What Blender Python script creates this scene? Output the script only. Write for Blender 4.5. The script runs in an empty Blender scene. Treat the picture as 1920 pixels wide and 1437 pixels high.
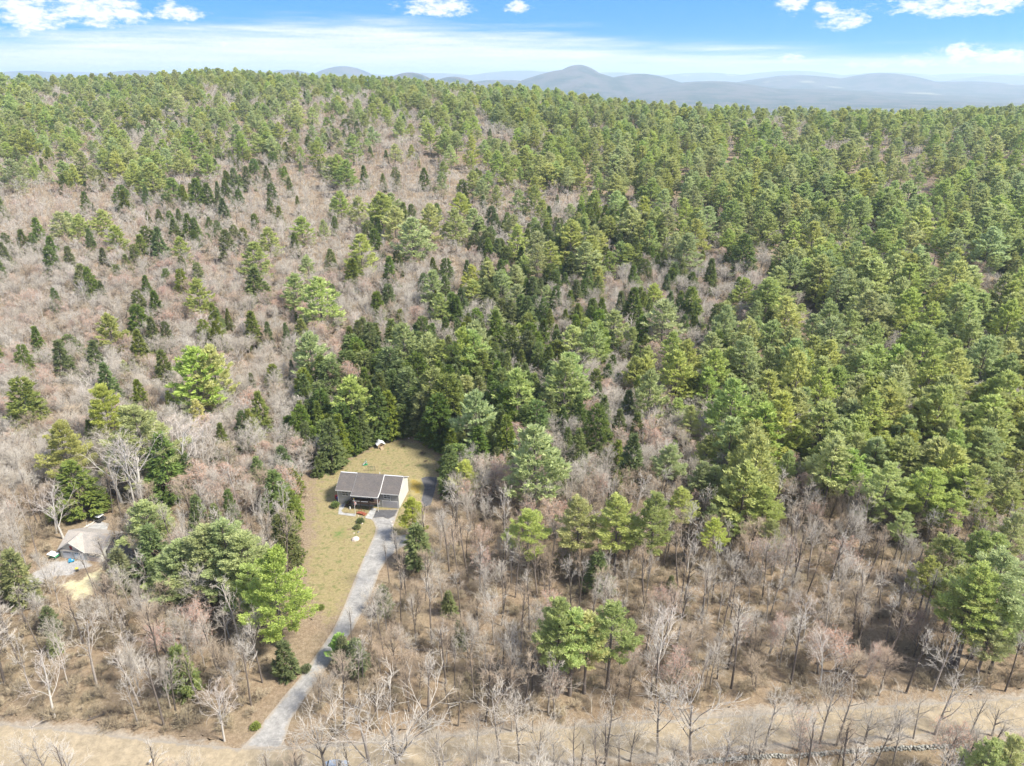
import bpy, bmesh, math, random
import numpy as np
from mathutils import Vector, Matrix

# ------------------------------------------------------------------ camera
SC = bpy.context.scene
F_PX, W_PX, H_PX = 1331.0, 1920.0, 1437.0
HOR = 138.0                                   # row of the true horizon in the photograph
PITCH = math.atan((H_PX / 2 - HOR) / F_PX)    # camera looks this far below the horizon
CZ = 120.0                                    # drone height above the road
cam_data = bpy.data.cameras.new('camera')
cam_data.sensor_fit = 'HORIZONTAL'
cam_data.sensor_width = 36.0
cam_data.lens = 36.0 * F_PX / W_PX
cam_data.clip_start = 1.0
cam_data.clip_end = 120000.0
cam = bpy.data.objects.new('camera', cam_data)
cam.location = (0, 0, CZ)
cam.rotation_euler = (math.pi / 2 - PITCH, 0, 0)
SC.collection.objects.link(cam)
SC.camera = cam

# ------------------------------------------------------------------ sky
SUN_EL, SUN_AZ = math.radians(50), math.radians(110)      # azimuth clockwise from +Y (away from the camera)
world = bpy.data.worlds.new('World')
SC.world = world
world.use_nodes = True
WN, WL = world.node_tree.nodes, world.node_tree.links
WN.clear()
def wnode(t, **kw):
    n = WN.new(t)
    for k, v in kw.items():
        setattr(n, k, v)
    return n
def wmath(op, a, b=None, c=None, clamp=False):
    n = WN.new('ShaderNodeMath'); n.operation = op; n.use_clamp = clamp
    for i, v in enumerate((a, b, c)):
        if v is None:
            continue
        if isinstance(v, (int, float)):
            n.inputs[i].default_value = v
        else:
            WL.new(v, n.inputs[i])
    return n.outputs[0]
def wsmooth(x, lo, hi):
    n = WN.new('ShaderNodeMapRange'); n.interpolation_type = 'SMOOTHSTEP'
    WL.new(x, n.inputs[0]); n.inputs[1].default_value = lo; n.inputs[2].default_value = hi
    return n.outputs[0]
tc = wnode('ShaderNodeTexCoord')
sep = wnode('ShaderNodeSeparateXYZ'); WL.new(tc.outputs['Generated'], sep.inputs[0])
DX, DY, DZ = sep.outputs
zup = wmath('MAXIMUM', DZ, 0.0)
comb = wnode('ShaderNodeCombineXYZ'); WL.new(DX, comb.inputs[0]); WL.new(DY, comb.inputs[1])
WL.new(wmath('MULTIPLY_ADD', zup, 1.0, 0.22), comb.inputs[2])
nrm = wnode('ShaderNodeVectorMath', operation='NORMALIZE'); WL.new(comb.outputs[0], nrm.inputs[0])
sky = wnode('ShaderNodeTexSky', sky_type='NISHITA')
sky.sun_disc = False
sky.sun_elevation = SUN_EL
sky.sun_rotation = SUN_AZ
sky.altitude = 150.0
sky.air_density = 1.3
sky.dust_density = 0.15
sky.ozone_density = 3.0
WL.new(nrm.outputs[0], sky.inputs[0])
AZ = wmath('MULTIPLY', wmath('ARCTAN2', DX, DY), 180 / math.pi)
EL = wmath('MULTIPLY', wmath('ARCSINE', DZ), 180 / math.pi)
def wnoise(sx, sy, scale, detail, rough, off=0.0):
    c = wnode('ShaderNodeCombineXYZ')
    WL.new(wmath('MULTIPLY_ADD', AZ, sx, off), c.inputs[0]); WL.new(wmath('MULTIPLY', EL, sy), c.inputs[1])
    n = wnode('ShaderNodeTexNoise'); n.inputs['Scale'].default_value = scale
    n.inputs['Detail'].default_value = detail; n.inputs['Roughness'].default_value = rough
    WL.new(c.outputs[0], n.inputs['Vector'])
    return n.outputs[0]
# a bank of thin streaky cloud low over the horizon, all the way round
st = wnoise(0.05, 0.9, 2.2, 5, 0.62, 3.0)
top = wmath('MULTIPLY_ADD', wmath('COSINE', wmath('MULTIPLY_ADD', AZ, 0.080, 0.96)), 1.1, 2.1)
streak = wsmooth(wmath('ADD', wmath('SUBTRACT', top, EL), wmath('MULTIPLY', wmath('SUBTRACT', st, 0.5), 2.6)), -0.9, 1.3)
streak = wmath('MULTIPLY', streak, wmath('MULTIPLY_ADD', st, 0.7, 0.45), clamp=True)
# fair-weather cumulus
def sky_spot(px, py, w, h):
    u, v = (px - W_PX / 2) / F_PX, -(py - H_PX / 2) / F_PX
    y, z = math.cos(PITCH) + v * math.sin(PITCH), -math.sin(PITCH) + v * math.cos(PITCH)
    return math.degrees(math.atan2(u, y)), math.degrees(math.atan2(z, math.hypot(u, y))), w / 24.0, h / 24.0
PUFFS = [sky_spot(*q) for q in ((45, 26, 62, 30), (165, 20, 66, 24), (215, 12, 42, 24), (245, 28, 36, 15), (335, 24, 40, 14), (820, 12, 62, 17), (972, 14, 22, 9), (1487, 12, 27, 12), (1540, 15, 20, 10), (1582, 38, 42, 13),
         (1800, 10, 112, 15), (1495, 112, 32, 11), (1800, 105, 48, 19), (1872, 108, 52, 15), (1750, 118, 72, 13), (1640, 122, 90, 8), (425, 84, 18, 10))]
PUFFS += [(55, 4.2, 3.5, 0.6), (-60, 4.4, 4.2, 0.7), (42, 3.6, 3.0, 0.6), (-48, 3.9, 4.0, 0.7)]
cn = wnoise(1.0, 2.2, 0.75, 4, 0.60)
cn2 = wnoise(1.0, 2.2, 2.8, 3, 0.60, 31.0)
pos = wnode('ShaderNodeCombineXYZ'); WL.new(AZ, pos.inputs[0]); WL.new(EL, pos.inputs[1])
acc = None
for az, el, w, h in PUFFS:
    sb = wnode('ShaderNodeVectorMath', operation='SUBTRACT'); WL.new(pos.outputs[0], sb.inputs[0]); sb.inputs[1].default_value = (az, el, 0)
    ml = wnode('ShaderNodeVectorMath', operation='MULTIPLY'); WL.new(sb.outputs[0], ml.inputs[0]); ml.inputs[1].default_value = (1 / w, 1 / h, 0)
    dt = wnode('ShaderNodeVectorMath', operation='DOT_PRODUCT'); WL.new(ml.outputs[0], dt.inputs[0]); WL.new(ml.outputs[0], dt.inputs[1])
    acc = dt.outputs['Value'] if acc is None else wmath('MINIMUM', acc, dt.outputs['Value'])
acc = wmath('SUBTRACT', 1.0, wmath('MINIMUM', acc, 4.0))
fl = wmath('ADD', wmath('MULTIPLY', wmath('SUBTRACT', cn, 0.5), 4.2), wmath('MULTIPLY', wmath('SUBTRACT', cn2, 0.5), 1.6))
puff = wsmooth(wmath('ADD', acc, fl), -0.25, 1.3)
# the same kind of cloud scattered higher up, out of the frame
hi_n = wnoise(0.035, 0.05, 1.0, 3, 0.6, 11.0)
high = wmath('MULTIPLY', wsmooth(hi_n, 0.40, 0.58), wsmooth(EL, 5.5, 9.0))
cover = wmath('MAXIMUM', wmath('MAXIMUM', streak, puff), high)
cover = wmath('MINIMUM', cover, 0.96)
tint = wnode('ShaderNodeMix', data_type='RGBA', blend_type='MULTIPLY'); tint.inputs[0].default_value = 1.0
WL.new(sky.outputs[0], tint.inputs[6]); tint.inputs[7].default_value = (0.25, 0.55, 0.95, 1)
SKY_STR = 0.038
mixc = wnode('ShaderNodeMix', data_type='RGBA')
WL.new(cover, mixc.inputs[0]); WL.new(tint.outputs[2], mixc.inputs[6])
shade = wmath('MULTIPLY_ADD', cn2, 1.8, 3.4)
cc = wnode('ShaderNodeCombineColor'); WL.new(shade, cc.inputs[0]); WL.new(wmath('MULTIPLY', shade, 1.01), cc.inputs[1]); WL.new(wmath('MULTIPLY', shade, 1.04), cc.inputs[2])
WL.new(cc.outputs[0], mixc.inputs[7])
bg = wnode('ShaderNodeBackground'); bg.inputs[1].default_value = SKY_STR
WL.new(mixc.outputs[2], bg.inputs[0])
wo = wnode('ShaderNodeOutputWorld'); WL.new(bg.outputs[0], wo.inputs[0])

# ------------------------------------------------------------------ sun
sun_data = bpy.data.lights.new('sun', 'SUN')
sun_data.energy = 1.5
sun_data.angle = math.radians(11)
sun_data.color = (1.0, 0.93, 0.81)
sun = bpy.data.objects.new('sun', sun_data)
SUN_DIR = Vector((math.cos(SUN_EL) * math.sin(SUN_AZ), math.cos(SUN_EL) * math.cos(SUN_AZ), math.sin(SUN_EL)))
sun.rotation_euler = SUN_DIR.to_track_quat('Z', 'Y').to_euler()
sun.location = (60, 60, 200)
SC.collection.objects.link(sun)

# ------------------------------------------------------------------ exposure and render settings
SC.view_settings.view_transform = 'Standard'
SC.view_settings.look = 'None'
SC.view_settings.exposure = 2.85
SC.view_settings.gamma = 1.0
SC.view_settings.use_curve_mapping = False
SC.render.film_transparent = False
cy = SC.cycles
cy.max_bounces = 6
cy.diffuse_bounces = 3
cy.glossy_bounces = 2
cy.transmission_bounces = 3
cy.volume_bounces = 1
cy.transparent_max_bounces = 6
cy.use_denoising = True
cy.sample_clamp_indirect = 6.0

random.seed(7)
RNG = np.random.default_rng(7)

# ------------------------------------------------------------------ photograph rays and terrain
SP, CP = math.sin(PITCH), math.cos(PITCH)
def ray(px, py):
    u = (px - W_PX / 2) / F_PX
    v = -(py - H_PX / 2) / F_PX
    return np.array([u, CP + v * SP, -SP + v * CP])
def project(x, y, z):
    dz = z - CZ
    d = y * CP - dz * SP
    d = np.where(d > 1, d, 1)
    return W_PX / 2 + F_PX * x / d, H_PX / 2 - F_PX * (y * SP + dz * CP) / d

SKY_X = np.array([-900, 0, 100, 250, 330, 400, 460, 520, 600, 700, 800, 900, 1000, 1080, 1200, 1350, 1500, 1700, 1800, 1920, 2800.])
SKY_Y = np.array([141, 141, 145, 143, 136, 133, 134, 138, 143, 147, 152, 157, 166, 181, 195, 206, 211, 216, 212, 206, 200.])
def val_noise(x, y, s):
    """cheap smooth noise, -1..1"""
    return (np.sin(x * s + 1.3 * np.sin(y * s * 0.7 + 0.4)) + np.sin(y * s * 1.1 + 1.7 * np.sin(x * s * 0.6 + 2.0)) + np.sin((x + y) * s * 0.73 + 0.9)) / 3.0
def sstep(t):
    t = np.clip(t, 0, 1)
    return t * t * (3 - 2 * t)
def terrain(x, y):
    x = np.asarray(x, float); y = np.asarray(y, float)
    ys = np.maximum(y, 150.0)
    u = x / ys
    px = W_PX / 2 + F_PX * u / 0.93
    ridge_d = np.interp(px, [-400, 0, 500, 1000, 1300, 1920, 2400], [1150, 1150, 1200, 1020, 880, 860, 860])
    sy = np.interp(px, SKY_X, SKY_Y)
    ang = PITCH - np.arctan((H_PX / 2 - sy) / F_PX)
    zr = CZ - ridge_d * np.tan(ang) - 24.0
    t = (ys - 255.0) / (ridge_d - 255.0)
    up = zr * (0.55 * sstep(t) + 0.45 * np.clip(t, 0, 1) ** 1.2)
    down = zr + (-175.0 - zr) * sstep((ys - ridge_d) / 1800.0)
    z = np.where(t < 1, up, down)
    bump = val_noise(x, y, 0.014) * 2.5 + val_noise(x + 40, y - 70, 0.035) * 0.8
    z = z + bump * sstep((np.hypot(x, y) - 260) / 250.0) * (1 - 0.75 * sstep((t - 0.6) / 0.4)) 
    if np.max(ys) < 3500: return z
    # far hills, each a long rounded mass
    g = np.zeros(np.shape(z))
    for hx, hy, hh, sx, sy_ in HILLS:
        g = np.maximum(g, hh * np.exp(-(((x - hx) / sx) ** 2 + ((y - hy) / sy_) ** 2)))
    z = z + g * sstep((ys - 3500) / 2500)
    far = sstep((ys - 4000) / 4000)
    z = z + far * (val_noise(x, y, 0.0016) * 22 + val_noise(x + 900, y, 0.0052) * 7 + val_noise(x, y + 300, 0.013) * 3)
    return z
def hill(px, py, D, sx, sy_, base=-175.0):
    """a far hill whose summit stands at distance D in the direction of that pixel"""
    r = ray(px, py)
    k = D / r[1]
    return (r[0] * k, D, CZ + r[2] * k - base, sx, sy_)
HILLS = [hill(1085, 124, 11500, 560, 900), hill(1075, 133, 11300, 1000, 1100), hill(1200, 138, 11600, 900, 1200), hill(1330, 150, 11000, 1200, 1500),
         hill(1480, 166, 10500, 1300, 1600), hill(940, 152, 11500, 1100, 1300),
         hill(1660, 136, 13500, 1000, 1500), hill(1500, 142, 14000, 1500, 1500), hill(1790, 152, 13000, 1300, 1500),
         hill(770, 134, 9000, 480, 900), hill(850, 141, 9300, 500, 900),
         hill(640, 124, 15000, 800, 1500), hill(540, 132, 15500, 900, 1500), hill(430, 135, 15500, 900, 1200), hill(250, 131, 17000, 1500, 1500),
         hill(60, 134, 17000, 1700, 1500), hill(-150, 132, 17000, 1700, 1500), hill(-500, 130, 17500, 2600, 1500),
         hill(1880, 141, 19000, 1500, 1500), hill(2050, 137, 18500, 1800, 1500), hill(2400, 134, 18000, 2600, 1700)]
for i, k in enumerate(range(-1400, 3400, 170)):
    HILLS.append(hill(k, 135 + 2.5 * math.sin(i * 2.1), 25000 + 900 * math.sin(i * 1.3), 2600, 1800))

T_MARCH = np.concatenate([np.arange(30, 400, 4.0), np.geomspace(400, 3300, 160)])
def at(px, py, h=0.0):
    """where the photograph's ray through that pixel comes within h of the ground"""
    r = ray(px, py)
    ts = T_MARCH
    f = CZ + r[2] * ts - terrain(r[0] * ts, r[1] * ts) - h
    k = int(np.argmax(f <= 0)) if (f <= 0).any() else len(ts) - 1
    a, b = ts[max(k - 1, 0)], ts[k]
    for _ in range(2):
        ts = np.linspace(a, b, 40)
        f = CZ + r[2] * ts - terrain(r[0] * ts, r[1] * ts) - h
        k = int(np.argmax(f <= 0)) if (f <= 0).any() else len(ts) - 1
        a, b = ts[max(k - 1, 0)], ts[k]
    p = r * b
    return Vector((p[0], p[1], CZ + p[2] - h))
def tree_at(px, ytop, ybase, hidden=0.0):
    """base point and height of an upright thing whose top and foot rows are known"""
    nad = H_PX / 2 + F_PX / math.tan(PITCH)
    bx = W_PX / 2 + (px - W_PX / 2) * (nad - ybase) / (nad - ytop)
    b = at(bx, ybase, hidden)
    v = (H_PX / 2 - ytop) / F_PX
    # solve v*(y cp - dz sp) = y sp + dz cp  for dz
    dz = (v * b.y * CP - b.y * SP) / (CP + v * SP)
    return b, CZ + dz - b.z

# ------------------------------------------------------------------ object helpers
COL = SC.collection
def tag(o, label=None, cat=None, group=None, kind=None):
    if label: o['label'] = label
    if cat: o['category'] = cat
    if group: o['group'] = group
    if kind: o['kind'] = kind
    return o
def empty(name, loc=(0, 0, 0), rz=0.0):
    o = bpy.data.objects.new(name, None)
    o.location = loc; o.rotation_euler = (0, 0, rz)
    o.empty_display_size = 0.5
    COL.objects.link(o)
    return o
def link(name, mesh, parent=None, loc=None, rz=None, scale=None):
    o = bpy.data.objects.new(name, mesh)
    COL.objects.link(o)
    if parent is not None: o.parent = parent
    if loc is not None: o.location = loc
    if rz is not None: o.rotation_euler = (0, 0, rz)
    if scale is not None: o.scale = (scale, scale, scale) if isinstance(scale, (int, float)) else scale
    return o
class MB:
    """collects shapes for one mesh"""
    def __init__(self):
        self.v = []; self.f = []; self.m = []; self.cur = 0
    def add(self, vs, fs):
        n = len(self.v)
        self.v.extend([tuple(p) for p in vs])
        self.f.extend([tuple(i + n for i in f) for f in fs])
        self.m.extend([self.cur] * len(fs))
        return self
    def box(self, x0, x1, y0, y1, z0, z1):
        vs = [(x0, y0, z0), (x1, y0, z0), (x1, y1, z0), (x0, y1, z0), (x0, y0, z1), (x1, y0, z1), (x1, y1, z1), (x0, y1, z1)]
        return self.add(vs, [(0, 3, 2, 1), (4, 5, 6, 7), (0, 1, 5, 4), (1, 2, 6, 5), (2, 3, 7, 6), (3, 0, 4, 7)])
    def prism(self, pts, axis, a, b):
        """extrude a 2-D outline along an axis from a to b"""
        def P(p, t):
            return {'x': (t, p[0], p[1]), 'y': (p[0], t, p[1]), 'z': (p[0], p[1], t)}[axis]
        n = len(pts)
        vs = [P(p, a) for p in pts] + [P(p, b) for p in pts]
        fs = [tuple(range(n)), tuple(range(2 * n - 1, n - 1, -1))] + [(i, i + n, (i + 1) % n + n, (i + 1) % n) for i in range(n)]
        return self.add(vs, fs)
    def tube(self, p0, p1, r0, r1, n=6, caps=True):
        p0, p1 = Vector(p0), Vector(p1)
        d = (p1 - p0).normalized()
        a = d.orthogonal().normalized(); b = d.cross(a)
        vs = []
        for p, r in ((p0, r0), (p1, r1)):
            for k in range(n):
                t = 2 * math.pi * k / n
                vs.append(p + a * (r * math.cos(t)) + b * (r * math.sin(t)))
        fs = [(k, (k + 1) % n, (k + 1) % n + n, k + n) for k in range(n)]
        if caps: fs += [tuple(range(n - 1, -1, -1)), tuple(range(n, 2 * n))]
        return self.add(vs, fs)
    def mesh(self, name, mats, smooth=False, bevel=0):
        me = bpy.data.meshes.new(name)
        me.from_pydata(self.v, [], self.f)
        for m in (mats if isinstance(mats, (list, tuple)) else [mats]):
            me.materials.append(m)
        me.polygons.foreach_set('material_index', self.m)
        bm = bmesh.new(); bm.from_mesh(me)
        bmesh.ops.recalc_face_normals(bm, faces=bm.faces)
        if bevel:
            bmesh.ops.bevel(bm, geom=bm.edges[:], offset=bevel, segments=2, affect='EDGES', profile=0.6)
        bm.to_mesh(me); bm.free()
        if smooth:
            me.polygons.foreach_set('use_smooth', [True] * len(me.polygons))
        return me
    def build(self, name, mats, parent=None, smooth=False, bevel=0, loc=None, rz=None):
        return link(name, self.mesh(name, mats, smooth, bevel), parent, loc, rz)

# ------------------------------------------------------------------ materials
def material(name):
    m = bpy.data.materials.new(name); m.use_nodes = True
    return m, m.node_tree.nodes, m.node_tree.links, m.node_tree.nodes['Principled BSDF']
def noise_mat(name, c0, c1, scale=3.0, detail=5, rough=0.85, bump=0.0, bump_scale=None, spec=0.2, coords='Object', c2=None, rnd=0.0, metallic=0.0, lo=0.3, hi=0.7):
    m, N, L, B = material(name)
    t = N.new('ShaderNodeTexCoord')
    n = N.new('ShaderNodeTexNoise'); n.inputs['Scale'].default_value = scale; n.inputs['Detail'].default_value = detail; n.inputs['Roughness'].default_value = 0.65
    L.new(t.outputs[coords], n.inputs['Vector'])
    r = N.new('ShaderNodeValToRGB')
    r.color_ramp.elements[0].position = lo; r.color_ramp.elements[0].color = (*c0, 1)
    r.color_ramp.elements[1].position = hi; r.color_ramp.elements[1].color = (*c1, 1)
    if c2:
        e = r.color_ramp.elements.new((lo + hi) / 2); e.color = (*c2, 1)
    L.new(n.outputs[0], r.inputs[0])
    out = r.outputs[0]
    if rnd:
        oi = N.new('ShaderNodeObjectInfo')
        hs = N.new('ShaderNodeHueSaturation')
        mr = N.new('ShaderNodeMapRange'); mr.inputs[3].default_value = 1 - rnd; mr.inputs[4].default_value = 1 + rnd
        L.new(oi.outputs['Random'], mr.inputs[0]); L.new(mr.outputs[0], hs.inputs['Value']); L.new(out, hs.inputs['Color'])
        out = hs.outputs[0]
    L.new(out, B.inputs['Base Color'])
    B.inputs['Roughness'].default_value = rough
    B.inputs['Specular IOR Level'].default_value = spec
    B.inputs['Metallic'].default_value = metallic
    if bump:
        n2 = N.new('ShaderNodeTexNoise'); n2.inputs['Scale'].default_value = bump_scale or scale * 3; n2.inputs['Detail'].default_value = 6
        L.new(t.outputs[coords], n2.inputs['Vector'])
        b = N.new('ShaderNodeBump'); b.inputs['Strength'].default_value = bump; b.inputs['Distance'].default_value = 0.2
        L.new(n2.outputs[0], b.inputs['Height']); L.new(b.outputs[0], B.inputs['Normal'])
    return m
def leaf_mat(name, ca, cb, cc_, transl=0.35, per_tree=0.25):
    """needles: one tone for each tree, a spread of tones over its sprays; light passes through them"""
    m, N, L, B = material(name)
    oi = N.new('ShaderNodeObjectInfo'); ge = N.new('ShaderNodeNewGeometry')
    r = N.new('ShaderNodeValToRGB')
    r.color_ramp.elements[0].position = 0.0; r.color_ramp.elements[0].color = (*ca, 1)
    r.color_ramp.elements[1].position = 1.0; r.color_ramp.elements[1].color = (*cc_, 1)
    e = r.color_ramp.elements.new(0.5); e.color = (*cb, 1)
    mm = N.new('ShaderNodeMath'); mm.operation = 'MULTIPLY_ADD'; mm.inputs[1].default_value = 0.65; 
    mp = N.new('ShaderNodeMath'); mp.operation = 'MULTIPLY'; mp.inputs[1].default_value = 0.35
    L.new(oi.outputs['Random'], mp.inputs[0])
    L.new(ge.outputs['Random Per Island'], mm.inputs[0]); L.new(mp.outputs[0], mm.inputs[2])
    L.new(mm.outputs[0], r.inputs[0])
    mx = N.new('ShaderNodeMix'); mx.data_type = 'RGBA'; mx.blend_type = 'MULTIPLY'; mx.inputs[0].default_value = 1.0
    L.new(r.outputs[0], mx.inputs[6]); L.new(oi.outputs['Color'], mx.inputs[7])
    hs = N.new('ShaderNodeHueSaturation')
    mr = N.new('ShaderNodeMapRange'); mr.inputs[3].default_value = 1 - per_tree; mr.inputs[4].default_value = 1 + per_tree
    wn = N.new('ShaderNodeTexWhiteNoise'); wn.noise_dimensions = '1D'; L.new(oi.outputs['Random'], wn.inputs['W'])
    L.new(wn.outputs['Value'], mr.inputs[0]); L.new(mr.outputs[0], hs.inputs['Value']); L.new(mx.outputs[2], hs.inputs['Color'])
    mh = N.new('ShaderNodeMapRange'); mh.inputs[3].default_value = 0.485; mh.inputs[4].default_value = 0.528
    wc = N.new('ShaderNodeSeparateColor'); L.new(wn.outputs['Color'], wc.inputs[0]); L.new(wc.outputs[1], mh.inputs[0]); L.new(mh.outputs[0], hs.inputs['Hue'])
    ms = N.new('ShaderNodeMapRange'); ms.inputs[3].default_value = 0.78; ms.inputs[4].default_value = 1.12; L.new(wc.outputs[2], ms.inputs[0]); L.new(ms.outputs[0], hs.inputs['Saturation'])
    L.new(hs.outputs[0], B.inputs['Base Color'])
    B.inputs['Roughness'].default_value = 0.6; B.inputs['Specular IOR Level'].default_value = 0.25
    tr = N.new('ShaderNodeBsdfTranslucent')
    L.new(hs.outputs[0], tr.inputs[0])
    mi = N.new('ShaderNodeMixShader'); mi.inputs[0].default_value = transl
    L.new(B.outputs[0], mi.inputs[1]); L.new(tr.outputs[0], mi.inputs[2])
    L.new(mi.outputs[0], N['Material Output'].inputs[0])
    return m
def twig_mat(name, stops, transl=0.0):
    m, N, L, B = material(name)
    oi = N.new('ShaderNodeObjectInfo')
    r = N.new('ShaderNodeValToRGB')
    els = r.color_ramp.elements
    els[0].position = 0; els[0].color = (*stops[0], 1)
    els[1].position = 1; els[1].color = (*stops[-1], 1)
    for i, s in enumerate(stops[1:-1]):
        e = els.new((i + 1) / (len(stops) - 1)); e.color = (*s, 1)
    L.new(oi.outputs['Random'], r.inputs[0])
    mx = N.new('ShaderNodeMix'); mx.data_type = 'RGBA'; mx.blend_type = 'MULTIPLY'; mx.inputs[0].default_value = 1.0
    L.new(r.outputs[0], mx.inputs[6]); L.new(oi.outputs['Color'], mx.inputs[7])
    L.new(mx.outputs[2], B.inputs['Base Color'])
    B.inputs['Roughness'].default_value = 0.8; B.inputs['Specular IOR Level'].default_value = 0.2
    return m
# ------------------------------------------------------------------ the ground
def ground_material():
    m, N, L, B = material('forest_floor')
    geo = N.new('ShaderNodeNewGeometry')
    def noise(scale, detail=6, rough=0.6):
        n = N.new('ShaderNodeTexNoise'); n.inputs['Scale'].default_value = scale; n.inputs['Detail'].default_value = detail; n.inputs['Roughness'].default_value = rough
        L.new(geo.outputs['Position'], n.inputs['Vector']); return n.outputs[0]
    def ramp(x, stops):
        r = N.new('ShaderNodeValToRGB'); els = r.color_ramp.elements
        els[0].position, els[0].color = stops[0][0], (*stops[0][1], 1)
        els[1].position, els[1].color = stops[-1][0], (*stops[-1][1], 1)
        for p, c in stops[1:-1]:
            e = els.new(p); e.color = (*c, 1)
        L.new(x, r.inputs[0]); return r.outputs[0]
    def mix(f, a, b):
        n = N.new('ShaderNodeMix'); n.data_type = 'RGBA'
        if isinstance(f, float): n.inputs[0].default_value = f
        else: L.new(f, n.inputs[0])
        L.new(a, n.inputs[6]); L.new(b, n.inputs[7]); return n.outputs[2]
    # fallen leaves: small speckle over larger patches
    fine = ramp(noise(1.1, 9, 0.8), [(0.30, (0.055, 0.042, 0.028)), (0.46, (0.16, 0.122, 0.083)), (0.58, (0.25, 0.197, 0.138)), (0.75, (0.37, 0.31, 0.24))])
    patch = ramp(noise(0.06, 5), [(0.35, (0.24, 0.165, 0.105)), (0.5, (0.28, 0.215, 0.145)), (0.68, (0.24, 0.21, 0.13))])
    litter = mix(0.30, fine, patch)
    # far off the whole is a canopy seen as one surface: bare woods and evergreen in patches
    canopy = ramp(noise(0.0032, 7, 0.62), [(0.40, (0.085, 0.07, 0.062)), (0.49, (0.06, 0.058, 0.043)), (0.53, (0.024, 0.036, 0.02)), (0.62, (0.014, 0.026, 0.016)), (0.75, (0.04, 0.05, 0.028))])
    spk = ramp(noise(0.035, 4, 0.7), [(0.3, (0.35, 0.35, 0.35)), (0.7, (1.35, 1.35, 1.35))])
    mul = N.new('ShaderNodeMix'); mul.data_type = 'RGBA'; mul.blend_type = 'MULTIPLY'; mul.inputs[0].default_value = 0.8
    L.new(canopy, mul.inputs[6]); L.new(spk, mul.inputs[7])
    field = ramp(noise(0.0011, 2, 0.4), [(0.66, (0, 0, 0)), (0.70, (1, 1, 1))])
    fcol = N.new('ShaderNodeRGB'); fcol.outputs[0].default_value = (0.20, 0.18, 0.115, 1)
    far = mix(field, mul.outputs[2], fcol.outputs[0])
    sp = N.new('ShaderNodeSeparateXYZ'); L.new(geo.outputs['Position'], sp.inputs[0])
    mr = N.new('ShaderNodeMapRange'); mr.inputs[1].default_value = 1400; mr.inputs[2].default_value = 1900
    L.new(sp.outputs[1], mr.inputs[0])
    L.new(mix(mr.outputs[0], litter, far), B.inputs['Base Color'])
    B.inputs['Roughness'].default_value = 0.95; B.inputs['Specular IOR Level'].default_value = 0.1
    b = N.new('ShaderNodeBump'); b.inputs['Strength'].default_value = 0.9; b.inputs['Distance'].default_value = 0.35
    L.new(noise(1.6, 8, 0.75), b.inputs['Height'])
    b2 = N.new('ShaderNodeBump'); b2.inputs['Distance'].default_value = 14.0
    L.new(noise(0.03, 5, 0.7), b2.inputs['Height']); L.new(mr.outputs[0], b2.inputs['Strength']); L.new(b.outputs[0], b2.inputs['Normal'])
    L.new(b2.outputs[0], B.inputs['Normal'])
    return m
def spaced(lo, hi, near, grow):
    out = [0.0]; s = near
    while out[-1] < hi: out.append(out[-1] + s); s *= grow
    neg = [0.0]; s = near
    while neg[-1] > lo: neg.append(neg[-1] - s); s *= grow
    return np.array(sorted(set(neg[1:] + out)))
gx = spaced(-32000, 32000, 9.0, 1.018)
gy = spaced(-4000, 32000, 7.0, 1.013)
GX, GY = np.meshgrid(gx, gy)
GZ = terrain(GX, GY)
nx, ny = len(gx), len(gy)
gv = np.stack([GX.ravel(), GY.ravel(), GZ.ravel()], 1)
idx = np.arange(nx * ny).reshape(ny, nx)
gf = np.stack([idx[:-1, :-1].ravel(), idx[:-1, 1:].ravel(), idx[1:, 1:].ravel(), idx[1:, :-1].ravel()], 1)
def np_mesh(name, v, f, mats, smooth=False, mat_idx=None):
    me = bpy.data.meshes.new(name)
    v = np.asarray(v, np.float32); f = np.asarray(f, np.int32)
    k = f.shape[1]
    me.vertices.add(len(v)); me.vertices.foreach_set('co', v.ravel())
    me.loops.add(f.size); me.loops.foreach_set('vertex_index', f.ravel())
    me.polygons.add(len(f))
    me.polygons.foreach_set('loop_start', np.arange(0, f.size, k, dtype=np.int32))
    me.polygons.foreach_set('loop_total', np.full(len(f), k, np.int32))
    for m in mats: me.materials.append(m)
    if mat_idx is not None: me.polygons.foreach_set('material_index', np.asarray(mat_idx, np.int32))
    if smooth: me.polygons.foreach_set('use_smooth', np.ones(len(f), bool))
    me.update(calc_edges=True)
    return me
ground = link('ground', np_mesh('ground', gv, gf, [ground_material()], True))
tag(ground, 'brown leaf-covered forest floor running to the far hills', 'ground', kind='structure')

# ------------------------------------------------------------------ lawns, road and drives: sheets over the ground
def poly_px(pts):
    return [tuple(at(x, y))[:2] for x, y in pts]
def inside(poly, X, Y):
    c = np.zeros(np.shape(X), bool)
    n = len(poly)
    for i in range(n):
        x0, y0 = poly[i]; x1, y1 = poly[(i + 1) % n]
        with np.errstate(divide='ignore', invalid='ignore'):
            hit = ((y0 > Y) != (y1 > Y)) & (X < (x1 - x0) * (Y - y0) / (y1 - y0 + 1e-12) + x0)
        c ^= hit
    return c
def dist_edge(poly, X, Y):
    d = np.full(np.shape(X), 1e9)
    n = len(poly)
    for i in range(n):
        x0, y0 = poly[i]; x1, y1 = poly[(i + 1) % n]
        ex, ey = x1 - x0, y1 - y0
        t = np.clip(((X - x0) * ex + (Y - y0) * ey) / (ex * ex + ey * ey + 1e-9), 0, 1)
        d = np.minimum(d, np.hypot(X - x0 - t * ex, Y - y0 - t * ey))
    return d
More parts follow.
